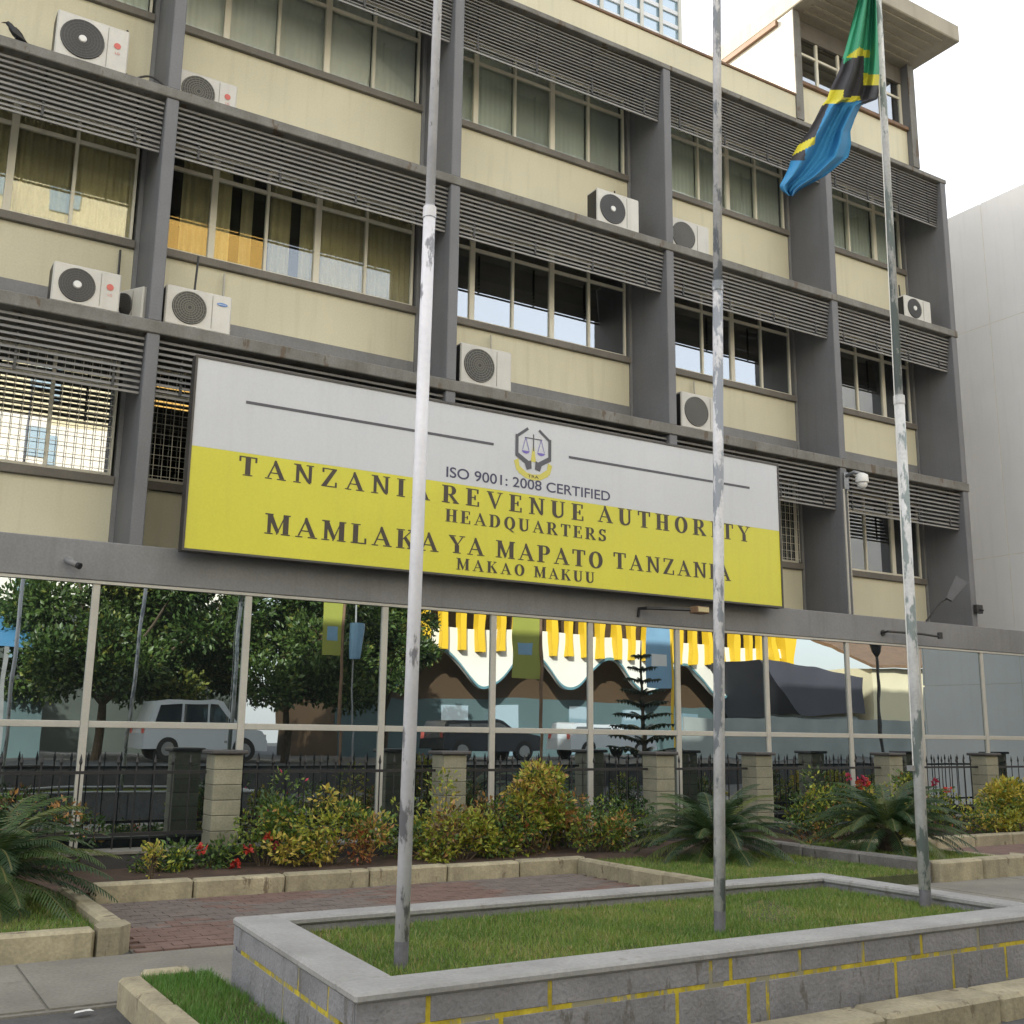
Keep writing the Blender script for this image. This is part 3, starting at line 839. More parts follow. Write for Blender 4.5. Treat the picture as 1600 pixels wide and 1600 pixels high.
def make_acs():
    z2, z3 = 6.922, 10.322
    make_ac('white unit with dark fan and red mark beside the perched crow, top left', loc=(-5.99, 0.12, z3), w=.93, h=.68, logo='red')
    make_ac('unit with grey fan sunk behind the ledge right of the first fin, red mark', loc=(-4.33, 0.42, z3-0.0), w=.88, h=.58, dark=False, hub=False, logo='red')
    make_ac('white unit with dark fan and red mark on the lower left ledge', loc=(-5.72, 0.12, z2), w=.84, h=.54, logo='red')
    make_ac('dark edged unit turned sideways, half hidden by the tall fin at lower left', loc=(-4.90, 0.75, z2), w=.62, h=.50, d=.25, dark=True, hub=False, rotz=math.radians(-58))
    make_ac('white unit with blue oval mark above the left end of the signboard', loc=(-4.30, 0.12, z2), w=.90, h=.56, dark=False, hub=False, logo='blue')
    make_ac('white unit with dark fan and pale hub on the upper ledge, above the emblem', loc=(2.85, 0.12, z3), w=.92, h=.66, logo=None)
    make_ac('unit with grey grille on the upper ledge partly behind the middle flagpole', loc=(4.55, 0.25, z3), w=.98, h=.66, dark=False, hub=False)
    make_ac('white unit with grey grille on the ledge just above the signboard emblem', loc=(0.22, 0.12, z2), w=.93, h=.66, dark=False, hub=False)
    make_ac('stained unit above the signboard beside the middle flagpole', loc=(4.66, 0.12, z2), w=.95, h=.66, dark=False, hub=False)
    make_ac('small cream unit with dark fan at the right end of the upper ledge', loc=(10.85, 0.12, z3), w=.85, h=.52)


# ------------------------------------------------------------------ flagpoles and flag
def make_poles():
    data = [((-4.73, -8.59, 0.40), (684, 0), M['pole_white'], 'smooth white painted flagpole, leftmost of the three', 340, .038, .027),
            ((-2.53, -8.59, 0.40), (1120, 0), M['pole_peel'], 'middle flagpole with blotchy peeling white paint and no flag', 450, .037, .031),
            ((-0.49, -8.52, 0.40), (1372, 0), M['pole_peel2'], 'rightmost flagpole with heavily peeled paint, carrying the flag', 620, .042, .030)]
    for (bx, by, bz), top, mt, lab, ystep, r0, r1 in data:
        t = at(top[0], top[1], by)
        d = (t-Vector((bx, by, bz)))/(t.z-bz)
        P = empty('flagpole', (bx, by, bz), lab, 'flagpole', 'flagpoles in the grass planter')
        q = at((bx and top[0]), ystep, by); zs = q.z-bz
        MB().tube([(0, 0, 0.0), d*0.12, d*0.14], [r0*1.0, r0*1.0, r0*1.02], 14).build('foot', M['pole_base'], P, smooth=False)
        MB().tube([d*0.14, d*zs], [r0, r0*0.97], 16).build('lower_shaft', mt, P, smooth=True)
        MB().tube([d*(zs-0.02), d*(zs+0.05)], [r0*1.08, r0*1.06], 16).build('collar', mt, P, smooth=False)
        MB().tube([d*(zs+0.05), d*(9.4)], [r1*1.08, r1*0.85], 16).build('upper_shaft', mt, P, smooth=True)
        MB().tube([d*9.4, d*9.46, d*9.5], [.03, .05, .01], 12).build('finial', mt, P, smooth=True)
        if r0 > .04:
            off = Vector((-0.07, -0.01, 0))
            MB().tube([d*1.0+off, d*4.5+off*0.9, d*9.2+off*0.7], .004, 5).build('halyard', M['white'], P)
            MB().box(-.09, -.02, .98, -.045, .02, 1.02).build('cleat', M['metal'], P)


def make_flag():
    # outline (left edge, right edge) by height in the photo; the cloth hangs in folds beside its pole
    rows = [(-150, 1352, 1366), (-100, 1350, 1367), (-40, 1345, 1368), (0, 1340, 1369), (40, 1330, 1371), (80, 1320, 1373), (110, 1311, 1374), (140, 1297, 1374), (155, 1292, 1371),
            (165, 1284, 1345), (185, 1274, 1336), (205, 1263, 1329), (225, 1248, 1330), (245, 1237, 1326), (260, 1233, 1308), (275, 1226, 1290), (290, 1218, 1262), (298, 1221, 1248), (306, 1232, 1240)]
    ys = np.array([r[0] for r in rows], float); l = np.array([r[1] for r in rows], float); r = np.array([r[2] for r in rows], float)
    NU, NV = 70, 190
    V = []; Fc = []; MI = []
    mats = [M['flag_green'], M['flag_yellow'], M['flag_black'], M['flag_blue']]
    for j in range(NV+1):
        yy = ys[0]+(ys[-1]-ys[0])*j/NV
        L_ = np.interp(yy, ys, l); R_ = np.interp(yy, ys, r)
        for i in range(NU+1):
            u = i/NU
            fold = 0.065*math.sin(u*11+yy*0.011)+0.03*math.sin(u*23+yy*0.02+1)
            fold *= min(1, (yy+170)/150)
            p = at(L_+(R_-L_)*u, yy, -8.52+fold-0.02)
            V.append(tuple(p))

    def colour(x, y):
        # bands printed on the cloth, bent where it folds
        if x > 1340 and y < 162 and x > 1344-0.0*(y):
            if y < 112: 
                if 1322 < x < 1359 and 76+abs(x-1346)*0.25 < y < 88+abs(x-1346)*0.2: return 1
                if y > 88 and x < 1350: return 2
                return 0
            if y < 114+(x-1346)*0.12: return 0 if x > 1350 else 2
            if y < 133: return 1 if x > 1349 else 2
            return 2
        if y < 74: return 0
        # middle fold
        gl = 1344-(y-76)*0.95
        if y < 152-(x-1290)*0.02:
            e = 76+max(0, 1345-x)*0.75
            if x > 1318 and y < 90 and y > e-4 and y < e+9: return 1
            if x > 1318 and y > e+4: return 2
            if x <= 1318:
                e2 = 90+(1318-x)*1.6
                if y > e2+9: return 2 if y < 140 else 1
                if y > e2: return 2
                return 0
            return 0
        b = 145+(1330-x)*0.10
        if y < b+14: return 1 if x > 1290 else (0 if y < 147 else 1)
        # left black strip, then its yellow edge, then a last dark fold
        e = 214+(1272-x)*0.5
        if x < 1274 and e < y < e+12: return 1
        if x < 1258 and e+12 <= y < 250: return 2
        if x < 1292-(y-170)*0.42 and y <= e: return 2
        return 3
    for j in range(NV):
        yy = ys[0]+(ys[-1]-ys[0])*(j+.5)/NV
        L_ = np.interp(yy, ys, l); R_ = np.interp(yy, ys, r)
        for i in range(NU):
            a = j*(NU+1)+i
            Fc.append((a, a+NU+1, a+NU+2, a+1))
            MI.append(colour(L_+(R_-L_)*(i+.5)/NU, yy))
    mb = MB(); mb.v = V; mb.f = Fc; mb.mi = MI; mb.mats = mats
    mb.build('flag', None, None, smooth=True, label='limp green, black, yellow and blue flag hanging on the rightmost flagpole', cat='flag')


# ------------------------------------------------------------------ ground, kerbs, planter
def ground():
    MB().box(-220, -220, -0.5, 260, 260, 0.0).build('ground', M['asphalt'], None, kind='structure')
    MB().box(-30, -6.95, -0.1, 16, -5.46, 0.012).build('pavement', M['concrete'], None, kind='structure')
    MB().box(3.45, -9.3, -0.1, 16, -6.951, 0.011).build('pavement', M['concrete'], None, kind='structure')
    MB().box(-0.15, -9.3, -0.1, 3.449, -6.951, 0.0115).build('pavement', M['concrete'], None, kind='structure')
    j = empty('pavement_slabs', (0, 0, 0), kind='structure')
    for x in np.arange(-13.9, 10, 1.55):
        MB().box(x, -6.90, 0.0125, x+1.53, -5.50, 0.022).build('slab', M['concrete'], j)
    # block paving
    P = empty('paving', (0, 0, 0), kind='structure')
    MB().box(-5.35, -5.455, -0.1, 3.35, -3.05, 0.010).build('bedding', M['mortar'], P)
    mb = MB(); mb2 = MB()
    yy = -5.45; r = 0
    while yy < -3.10:
        x = -5.34+(0.1 if r % 2 else 0)
        while x < 0.15:
            n = math.sin(x*1.3+yy*2.1)+math.sin(x*2.9-yy*1.7+1)
            tgt = mb if n+random.uniform(-.7, .7) > 0.25 else mb2
            dz = random.uniform(0, .004)
            tgt.box(x, yy, 0.009, x+0.193, yy+0.093, 0.026+dz)
            x += 0.2
        yy += 0.1; r += 1
    mb.build('paver', M['paver_red'], P, kind='stuff'); mb2.build('paver', M['paver_grey'], P, kind='stuff')
    MB().box(5.5, -6.9, 0.0235, 16, -2.8, 0.03).build('path', M['paver_red'], None, kind='structure')
    # beds
    MB().box(-5.3, -2.86, -0.1, 14, -1.08, 0.11).build('soil_bed', M['soil'], None, kind='structure')
    MB().box(-15, -2.86, -0.1, -5.3, -1.08, 0.10).build('soil_bed', M['soil'], None, kind='structure')
    MB().box(-16, -1.079, -0.1, 16, -0.06, 0.02).build('forecourt', M['plinth'], None, kind='structure')


def kerb_run(K, x0, y0, x1, y1, z, w, mat, L=0.9, tall=0.0):
    """stones laid end to end along an axis"""
    alongx = abs(x1-x0) > abs(y1-y0)
    tot = abs(x1-x0) if alongx else abs(y1-y0)
    n = max(1, round(tot/L)); s = tot/n
    for i in range(n):
        dz = random.uniform(-.006, .006); g = 0.008
        if alongx:
            a = min(x0, x1)+s*i
            mb = MB().box(a+g, y0-w/2+random.uniform(-.004, .004), -0.05, a+s-g, y0+w/2, z+dz, c=0.022)
        else:
            a = min(y0, y1)+s*i
            mb = MB().box(x0-w/2+random.uniform(-.004, .004), a+g, -0.05, x0+w/2, a+s-g, z+dz, c=0.022)
        mb.build('kerb_stone', mat, K)


def kerbs():
    K = empty('kerb', (0, 0, 0), kind='structure')
    kerb_run(K, -5.2, -2.95, 0.38, -2.95, 0.20, 0.17, M['kerb'], 0.95)
    kerb_run(K, 0.30, -5.40, 0.30, -3.05, 0.20, 0.16, M['kerb'], 0.9)
    K = empty('kerb', (0, 0, 0), kind='structure')
    kerb_run(K, -12.0, -5.33, -5.62, -5.33, 0.20, 0.16, M['kerb'], 0.8)
    # chamfered corner stone and the run back towards the fence
    MB().prism([(-5.61, -5.42, 0), (-5.46, -5.42, 0), (-5.36, -5.30, 0), (-5.36, -5.10, 0), (-5.53, -5.10, 0), (-5.61, -5.25, 0)], (0, 0, 0.20)).build('kerb_stone', M['kerb'], K)
    kerb_run(K, -5.445, -5.09, -5.445, -3.05, 0.20, 0.16, M['kerb'], 0.9)
    K = empty('kerb', (0, 0, 0), kind='structure')
    kerb_run(K, 3.42, -5.45, 3.42, -2.70, 0.27, 0.2, M['kerb_grey'], 0.95)
    kerb_run(K, 3.53, -5.45, 5.1, -5.45, 0.25, 0.2, M['kerb'], 0.8)
    MB().prism([(5.105, -5.55, 0), (5.25, -5.53, 0), (5.38, -5.45, 0), (5.40, -5.30, 0), (5.38, -5.15, 0), (5.105, -5.35, 0)], (0, 0, 0.24)).build('kerb_stone', M['kerb'], K)
    kerb_run(K, 5.3, -5.13, 5.3, -3.4, 0.2, 0.16, M['kerb'], 0.9)
    kerb_run(K, 4.9, -2.95, 14.0, -2.95, 0.2, 0.17, M['kerb'], 0.95)
    # kerb in front of the planter, and the short one at lower left
    K = empty('kerb', (0, 0, 0), kind='structure')
    kerb_run(K, -5.3, -9.60, 3.5, -9.60, 0.145, 0.27, M['kerb'], 0.95)
    K = empty('kerb', (0, 0, 0), kind='structure')
    kerb_run(K, -5.72, -9.45, -5.72, -6.95, 0.17, 0.14, M['kerb'], 0.8)
    kerb_run(K, -5.64, -6.86, -5.33, -6.86, 0.17, 0.10, M['kerb'], 0.5)


def planter():
    P = empty('planter', (-2.75, -8.3, 0), 'low grey block planter with yellow painted joints holding the flagpoles', 'planter')
    ofs = Vector(P.location)
    x0, x1, y0, y1 = -5.19, -0.16, -9.40, -7.22
    t = 0.255

    def b(mb, name, mat, **kw):
        # the short left side runs slightly askew
        mb.v = [(x+0.065*(y-y1), y, z) if x < -4.75 else (x, y, z) for x, y, z in mb.v]
        o = mb.build(name, mat, P, **kw); o.location = -ofs; return o
    # coping
    for bx in ((x0-.01, y0-.015, x1+.01, y0+t), (x0-.01, y1-.2, x1+.01, y1+.01), (x0-.012, y0+t+.002, x0+t+.02, y1-.202), (x1-.2, y0+t+.002, x1+.012, y1-.202)):
        b(MB().box(bx[0], bx[1], 0.455, bx[2], bx[3], 0.50, c=0.012), 'coping', M['coping'])
    # core
    b(MB().box(x0+.02, y0+.004, 0, x1-.02, y0+t-.03, .454), 'core', M['yellow_joint'])
    b(MB().box(x0+.02, y1-.18, 0, x1-.02, y1-.02, .454), 'core', M['planter'])
    b(MB().box(x0+.004, y0+t-.03, 0, x0+t-.02, y1-.18, .454), 'core', M['yellow_joint'])
    b(MB().box(x1-.18, y0+t-.03, 0, x1-.021, y1-.18, .454), 'core', M['planter'])
    # front courses: blocks with yellow joints between them
    up = [x0, -4.84, -4.33, -3.32, -3.18, -2.67, -2.16, -1.65, -1.11, -0.62, x1]
    lo = [x0, -4.6, -3.55, -3.06, -2.92, -1.89, -1.37, -0.85, x1]
    g = 0.013
    for xs, za, zb in ((up, .343, .454), (lo, .0, .318)):
        for a, c in zip(xs[:-1], xs[1:]):
            b(MB().box(a+(g if a != x0 else 0), y0, za, c-(g if c != x1 else 0), y0+.012, zb, c=0.002), 'block', M['planter'])
    up = [y0, -9.02, -8.55, y1]; lo = [y0, -8.3, y1]
    for ys, za, zb in ((up, .343, .454), (lo, .0, .318)):
        for a, c in zip(ys[:-1], ys[1:]):
            b(MB().box(x0, a+(g if a != y0 else .021), za, x0+.012, c-(g if c != y1 else 0), zb, c=0.002), 'block', M['planter'])
    for xs in ([x0, -4.0, -2.7, -1.4, x1],):
        for a, c in zip(xs[:-1], xs[1:]):
            b(MB().box(a+g, y1-.02, 0, c-g, y1, .454, c=0.002), 'block', M['planter'])
    b(MB().box(x1-.02, y0+.022, 0, x1, y1-.022, .454), 'end_block', M['planter'])
    b(MB().box(x0+t-.02, y0+t-.03, 0.1, x1-.18, y1-.18, .41), 'turf_fill', M['turf'])


def blades(name, x0, x1, y0, y1, z, n, h=0.05, w=0.006, cols=((.10, .19, .03), (.19, .27, .05), (.33, .28, .12)), label=None, clump=1.0):
    x = rng.uniform(x0, x1, n); y = rng.uniform(y0, y1, n)
    a = rng.uniform(0, 2*np.pi, n); lean = rng.uniform(0, .9, n); hh = h*rng.uniform(.4, 1.2, n)
    ww = w*rng.uniform(.6, 1.4, n)
    if name == 'grass' and x0 == -4.97: x = x+0.065*(y+7.22)*np.clip((-4.2-x)/.7, 0, 1)
    nz = np.sin(x*2.3+1)*np.sin(y*3.1)+0.6*np.sin(x*7.1+y*5.3)+0.3*np.sin(x*15-y*12)
    V = np.zeros((n, 3, 3))
    V[:, 0] = np.stack([x-np.cos(a)*ww/2, y-np.sin(a)*ww/2, np.full(n, z)], 1)
    V[:, 1] = np.stack([x+np.cos(a)*ww/2, y+np.sin(a)*ww/2, np.full(n, z)], 1)
    b = rng.uniform(0, 2*np.pi, n)
    V[:, 2] = np.stack([x+np.cos(b)*hh*lean, y+np.sin(b)*hh*lean, z+hh*(1-.35*lean)], 1)
    # thin, trodden patches
    bare = (np.sin(x*1.9+2)*np.sin(y*2.6+.5)+.7*np.sin(x*5.1-y*4.3) > .95) & (rng.random(n) < .7)
    V[bare, 2, 2] = z+.006
    c = np.array(cols)
    k = np.clip((nz+rng.normal(0, .8, n))*0.35+0.5, 0, 1)[:, None]
    T = c[0]*(1-k)+c[1]*k
    dry = (rng.random(n) < .10+.14*(nz > 0.7))
    T[dry | bare] = c[2]
    np_obj(name, V.reshape(-1, 3), np.arange(3*n).reshape(n, 3), M['leaf'], tint=T, kind='stuff', label=label, cat='grass')


def lawns():
    MB().box(-12, -5.24, 0, -5.54, -2.87, .13).build('lawn_soil', M['turf'], None, kind='structure')
    MB().box(0.39, -5.5, 0, 3.31, -2.87, .13).build('lawn_soil', M['turf'], None, kind='structure')
    MB().box(3.53, -5.34, 0, 5.21, -2.87, .18).build('lawn_soil', M['turf'], None, kind='structure')
    MB().box(-5.64, -9.45, 0, -5.24, -6.92, .13).build('lawn_soil', M['turf'], None, kind='structure')
    blades('grass', -4.97, -.37, -9.14, -7.43, .408, 70000, .045, .006, label='mown grass filling the block planter around the flagpoles')
    blades('grass', -5.66, -5.24, -9.45, -6.92, .128, 16000, .06, .006, cols=((.07, .19, .025), (.12, .24, .045), (.16, .18, .07)), label='narrow strip of bright grass beside the planter at lower left')
    blades('grass', -9, -5.54, -5.24, -2.9, .128, 30000, .05, .008, label='patch of grass behind the kerb at far left, under the large cycad')
    blades('grass', 0.39, 3.31, -5.5, -2.9, .128, 30000, .05, .008, label='grass patch under the middle cycad behind the planter')
    blades('grass', 3.53, 5.21, -5.34, -2.9, .178, 16000, .05, .009, label='grass patch under the right cycad behind the grey kerb')


# ------------------------------------------------------------------ fence
def fence():
    Fn = empty('fence', (3, -0.9, 0), 'black iron railing with spear tips between pale stone pillars in front of the glass', 'fence')
    ofs = Vector(Fn.location)
    px = [-9.5, -6.45, -3.40, -0.36, 3.2, 5.2, 8.3, 10.95, 13.8]
    y = -0.9
    MB().box(-12, y-.2, 0, 16, y+.2, .26, c=.01).build('plinth_wall', M['plinth'], Fn, loc=-ofs)
    MB().box(-12, y-.21, .262, 16, y+.21, .29).build('plinth_coping', M['concrete'], Fn, loc=-ofs)
    for x in px:
        Pl = empty('pillar', Vector((x, y, .292))-ofs); Pl.parent = Fn
        MB().box(-.16, -.16, 0, .16, .16, 1.05).build('core', M['mortar'], Pl)
        n = 6
        for i in range(n):
            z = i*1.05/n
            MB().box(-.17, -.17, z+.003, .17, .17, z+1.05/n-.003, c=.006).build('stone_course', M['pillar'], Pl)
        MB().box(-.22, -.22, 1.052, .22, .22, 1.10, c=.012).build('cap', M['cap'], Pl)
    bar = MB().tube([(0, 0, .30), (0, 0, 1.22)], .009, 6).tube([(0, 0, 1.22), (0, 0, 1.25), (0, 0, 1.34)], [.010, .020, .002], 6).mesh('bar', [M['iron']])
    for a, b in zip(px[:-1], px[1:]):
        MB().box(a+.21, y-.012, .44, b-.21, y+.012, .475).build('rail', M['iron'], Fn, loc=-ofs)
        MB().box(a+.21, y-.012, 1.12, b-.21, y+.012, 1.155).build('rail', M['iron'], Fn, loc=-ofs)
        n = int((b-a-.4)/.21)
        for i in range(1, n+1):
            put('bar', bar, Fn, Vector((a+.2+(b-a-.4)*i/(n+1), y, 0))-ofs)


# ------------------------------------------------------------------ plants
def leafcloud(n, centers, radii, size, cols, weights, aspect=2.2, shell=0.35, up=0.3, zmin=None):
    """folded leaves spread through clumps; returns arrays"""
    centers = np.array(centers); radii = np.array(radii)
    w = np.prod(radii, axis=1)**(2/3); w = w/w.sum()
    ci = rng.choice(len(centers), n, p=w)
    d = rng.normal(size=(n, 3)); d /= np.linalg.norm(d, axis=1)[:, None]
    rr = rng.uniform(shell, 1.0, n)**0.6
    P = centers[ci]+d*radii[ci]*rr[:, None]*rng.uniform(.8, 1.12, (n, 1))
    if zmin is not None: P[:, 2] = np.maximum(P[:, 2], zmin+rng.uniform(0, .05, n))
    ax = d+rng.normal(scale=.6, size=(n, 3)); ax[:, 2] += up
    ax /= np.linalg.norm(ax, axis=1)[:, None]
    sd = np.cross(ax, rng.normal(size=(n, 3))); sd /= np.linalg.norm(sd, axis=1)[:, None]
    nm = np.cross(ax, sd)
    s = size*rng.uniform(.6, 1.35, n)[:, None]
    wd = s/aspect/2
    V = np.stack([P, P+ax*s*.5+sd*wd+nm*wd*.5, P+ax*s, P+ax*s*.5-sd*wd+nm*wd*.5], 1)
    base = np.arange(n)[:, None]*4
    Fc = np.concatenate([base+np.array([0, 1, 2]), base+np.array([0, 2, 3])], 0)
    cols = np.array(cols); wts = np.array(weights)/sum(weights)
    # neighbouring leaves of one clump share a dominant colour
    dom = rng.choice(len(cols), len(centers), p=wts)
    pick = np.where(rng.random(n) < .55, dom[ci], rng.choice(len(cols), n, p=wts))
    T = cols[pick]*rng.uniform(.65, 1.25, (n, 1))
    return V.reshape(-1, 3), Fc, np.concatenate([T, T], 0)


def shrub(x, y, w, h, label, cols, weights, n=500, size=.085, z=.1, clumps=16, flowers=None, name='shrub', depth=None, cat='shrub'):
    if h > .5 and w > .3: w *= 1.22; h *= 1.12; n = int(n*1.5); clumps = 20
    S = empty(name, (x, y, z), label, cat)
    c = []; r = []
    d = depth or w*.5
    for i in range(clumps):
        u = random.uniform(-1, 1); v = random.uniform(0.12, 1)
        hh = h*(1-.35*abs(u)**1.5)
        c.append((u*w*.42, random.uniform(-1, 1)*d*.35, v*hh*.88+.03)); q = random.uniform(.10, .19)*min(1.2, (w+h)/1.3)
        r.append((q*1.1, q, q*.85))
    V, Fc, T = leafcloud(int(n*1.5), c, r, size*.80, cols, weights, zmin=.02)
    np_obj('foliage', V, Fc, M['leaf'], parent=S, tint=T)
    mb = MB()
    for cc in c[::2]:
        mb.tube([(cc[0]*.2, cc[1]*.2, -.02), (cc[0]*.7, cc[1]*.7, cc[2]*.6), cc], [.010, .007, .003], 5)
    mb.build('stems', M['bark'], S)
    if flowers:
        for fx, fz, fs, fc in flowers:
            k = 26
            V, Fc, T = leafcloud(k, [(fx, -d*.5-.05, fz)], [(fs, fs*.6, fs)], fs*1.0, [fc, tuple(q*.6 for q in fc)], [3, 1], aspect=1.2, shell=.1)
            np_obj('flower', V, Fc, M['leaf'], parent=S, tint=T)
    return S


YG = (.30, .33, .04); GR = (.08, .15, .03); DG = (.035, .075, .02); OR = (.36, .19, .06); YE = (.48, .38, .07); RD = (.30, .09, .04); LG = (.18, .25, .05); BR = (.12, .08, .03)
RED = (.50, .045, .03); PNK = (.45, .03, .08); ORG = (.5, .10, .03)


def plants():
    P = lambda px, py: atz(px, py, .1)
    q = P(290, 1347); shrub(q.x, -1.35, .95, .30, 'low plant with scarlet flowers in front of the left stone pillar', [GR, LG, DG], [3, 2, 2], 420, .09,
                            flowers=[(-.10, .22, .05, RED), (.42, .22, .045, RED), (.30, .06, .05, RED)], cat='flowering plant')
    shrub(-3.05, -1.5, .5, .75, 'leggy plant with a few red blooms right of the left pillar', [GR, LG, YG], [3, 2, 1], 260, .08, flowers=[(-.02, .34, .045, RED), (.05, .25, .03, PNK)], cat='flowering plant')
    q = P(450, 1352); shrub(-2.45, -1.75, 1.15, .80, 'yellow green croton bush left of the leftmost flagpole', [YG, YE, GR, OR], [4, 3, 3, 1], 1050, .085)
    shrub(-2.75, -1.35, .6, 1.05, 'tall dark green plant with pinkish tips at the railing, left part', [GR, DG, LG, PNK], [4, 3, 2, .5], 420, .08)
    shrub(-1.98, -1.85, .22, .62, 'narrow orange red croton beside the yellow green bush', [OR, RD, YE], [3, 2, 1], 220, .07)
    shrub(-1.25, -1.5, .75, .62, 'open green shrub behind the leftmost flagpole', [GR, YG, LG, OR], [3, 2, 2, 1], 420, .08)
    shrub(-.75, -1.45, .35, 1.10, 'slim yellow leaved stem plant right of the leftmost flagpole', [YG, YE, LG], [3, 2, 2], 240, .085)
    shrub(-.72, -1.95, .85, .52, 'low croton with orange and yellow leaves, right of the leftmost flagpole', [YG, OR, YE, GR, BR], [4, 1, 2, 3, 1], 800, .085)
    shrub(-.05, -1.75, .8, .62, 'dense green and rust coloured bush before the second stone pillar', [GR, YG, BR, OR], [3, 2, 2, 1], 800, .08)
    shrub(.55, -1.7, .95, 1.08, 'tall croton with orange red crown and yellow green skirts', [YG, OR, YE, GR, RD], [4, 2, 2, 3, .5], 1500, .085)
    shrub(1.0, -1.35, .7, 1.0, 'bronze and green croton behind the orange crowned one', [OR, BR, YG, GR], [1, 1, 2, 3], 700, .08)
    shrub(1.45, -1.85, .75, .58, 'low green and yellow bush left of the middle cycad', [YG, GR, LG, OR], [2, 3, 2, 1], 700, .08)
    shrub(2.2, -1.5, .8, .62, 'small dark green bush behind the middle cycad', [GR, DG, YG], [3, 3, 1], 500, .08)
    shrub(5.0, -2.2, .75, .70, 'dark olive bush between the middle cycad and the right one', [GR, DG, YG, OR], [3, 3, 2, 1], 650, .08)
    shrub(5.9, -1.8, 1.0, .95, 'tall green climber with red blooms on the railing right of the middle flagpole', [GR, DG, YG, OR], [3, 3, 2, 1], 1000, .08,
          flowers=[(.30, .90, .06, PNK), (.40, .86, .055, RED), (.22, .82, .055, ORG), (.0, .95, .04, PNK)])
    shrub(6.6, -2.2, 1.2, .72, 'yellow flecked green bush behind the right cycad', [YG, YE, GR], [3, 2, 3], 900, .08)
    shrub(8.0, -1.7, 1.3, .92, 'rosy green bush behind the rightmost flagpole', [GR, DG, YG, RD], [3, 2, 2, 1], 900, .08, flowers=[(-.1, .85, .05, PNK), (.2, .72, .05, RED)])
    shrub(9.2, -2.3, 1.3, .66, 'bushy mixed green plant near the right kerb', [GR, YG, YE], [3, 3, 2], 800, .08)
    shrub(9.9, -2.2, 1.25, .98, 'golden yellow croton at the far right edge', [YE, YG, (.42, .34, .03), GR], [4, 3, 3, 1], 1500, .09)
    shrub(11.4, -2.0, 1.4, .9, 'golden croton beyond the last stone pillar at right', [YE, YG, GR], [3, 3, 2], 900, .09)
    shrub(-4.3, -1.6, .7, .22, 'low dark ground plant right of the large cycad', [DG, GR, YG], [3, 2, 1], 260, .07)
    shrub(-4.45, -2.1, .14, .42, 'slender yellow green sprig right of the large cycad', [YE, YG], [2, 2], 90, .07)
    shrub(-5.6, -1.5, 1.3, .95, 'reddish brown shrub at the railing behind the large cycad', [BR, OR, DG, GR], [3, 2, 3, 2], 800, .08)
    shrub(-7.0, -1.6, 1.5, 1.0, 'orange tinged shrub at the far left edge of the railing', [BR, OR, GR, YG], [2, 2, 3, 1], 800, .09)


def cycad(x, y, z, R, H, label, nf=44, trunk=.22, seed=1, cols=((.028, .062, .024), (.05, .09, .025), (.10, .13, .03))):
    rs = random.Random(seed)
    C = empty('cycad', (x, y, z), label, 'cycad', 'cycads on the grass patches')
    tk = MB()
    tk.tube([(0, 0, -.02), (0, 0, trunk*.5), (0, 0, trunk)], [.12, .145, .09], 12)
    for i in range(60):
        a = rs.uniform(0, 6.28); zz = rs.uniform(.0, trunk)
        tk.tube([(math.cos(a)*.11, math.sin(a)*.11, zz), (math.cos(a)*.17, math.sin(a)*.17, zz+.05)], [.018, .006], 4)
    tk.build('trunk', M['cycad_trunk'], C)
    for f in range(nf):
        az = f*2.399+rs.uniform(-.15, .15)
        k = f/nf
        el = math.radians(82-92*k**.85)          # inner fronds upright, outer ones low
        Lf = R*rs.uniform(.88, 1.08)*(0.9+.2*k)
        pts = []; p = Vector((math.cos(az)*.05, math.sin(az)*.05, trunk)); d_el = el
        NS = 16
        for s in range(NS+1):
            pts.append(p.copy())
            st = Lf/NS
            p = p+Vector((math.cos(az)*math.cos(d_el), math.sin(az)*math.cos(d_el), math.sin(d_el)))*st
            d_el -= math.radians(3.2+2.4*(s/NS))*(1.25 if el > .6 else .8)
        V = []; Fc = []; T = []
        nl = 34
        col = cols[0] if rs.random() < .55 else (cols[1] if rs.random() < .8 else cols[2])
        for s in range(nl):
            u = .12+.88*(s/(nl-1)); fi = u*NS; i0 = min(NS-1, int(fi)); fr = fi-i0
            q = pts[i0].lerp(pts[i0+1], fr); t = (pts[i0+1]-pts[i0]).normalized()
            side = Vector((-math.sin(az), math.cos(az), 0)); up = t.cross(side)*-1
            ll = R*.155*math.sin(math.pi*min(1, .12+u*.86))**.7+.015
            for sg in (-1, 1):
                dr = (t*.75+side*sg*.9+up*.32+Vector((rs.uniform(-.06, .06), rs.uniform(-.06, .06), rs.uniform(-.08, .04)))).normalized()
                tip = q+dr*ll; w = t*.0095
                b0 = len(V)
                V += [tuple(q-w), tuple(q+w), tuple(q+dr*ll*.6+w*.8), tuple(tip), tuple(q+dr*ll*.6-w*.8)]
                Fc += [(b0, b0+1, b0+2), (b0, b0+2, b0+4), (b0+4, b0+2, b0+3)]
                c = np.array(col)*rs.uniform(.8, 1.2); T += [c, c, c]
        for s in range(NS):
            b0 = len(V); w = Vector((-math.sin(az), math.cos(az), 0))*.007
            V += [tuple(pts[s]-w), tuple(pts[s]+w), tuple(pts[s+1]+w*.8), tuple(pts[s+1]-w*.8)]
            Fc += [(b0, b0+1, b0+2), (b0, b0+2, b0+3)]; T += [np.array((.10, .10, .03))]*2
        np_obj('frond', V, Fc, M['leaf'], parent=C, tint=np.array(T))
    return C


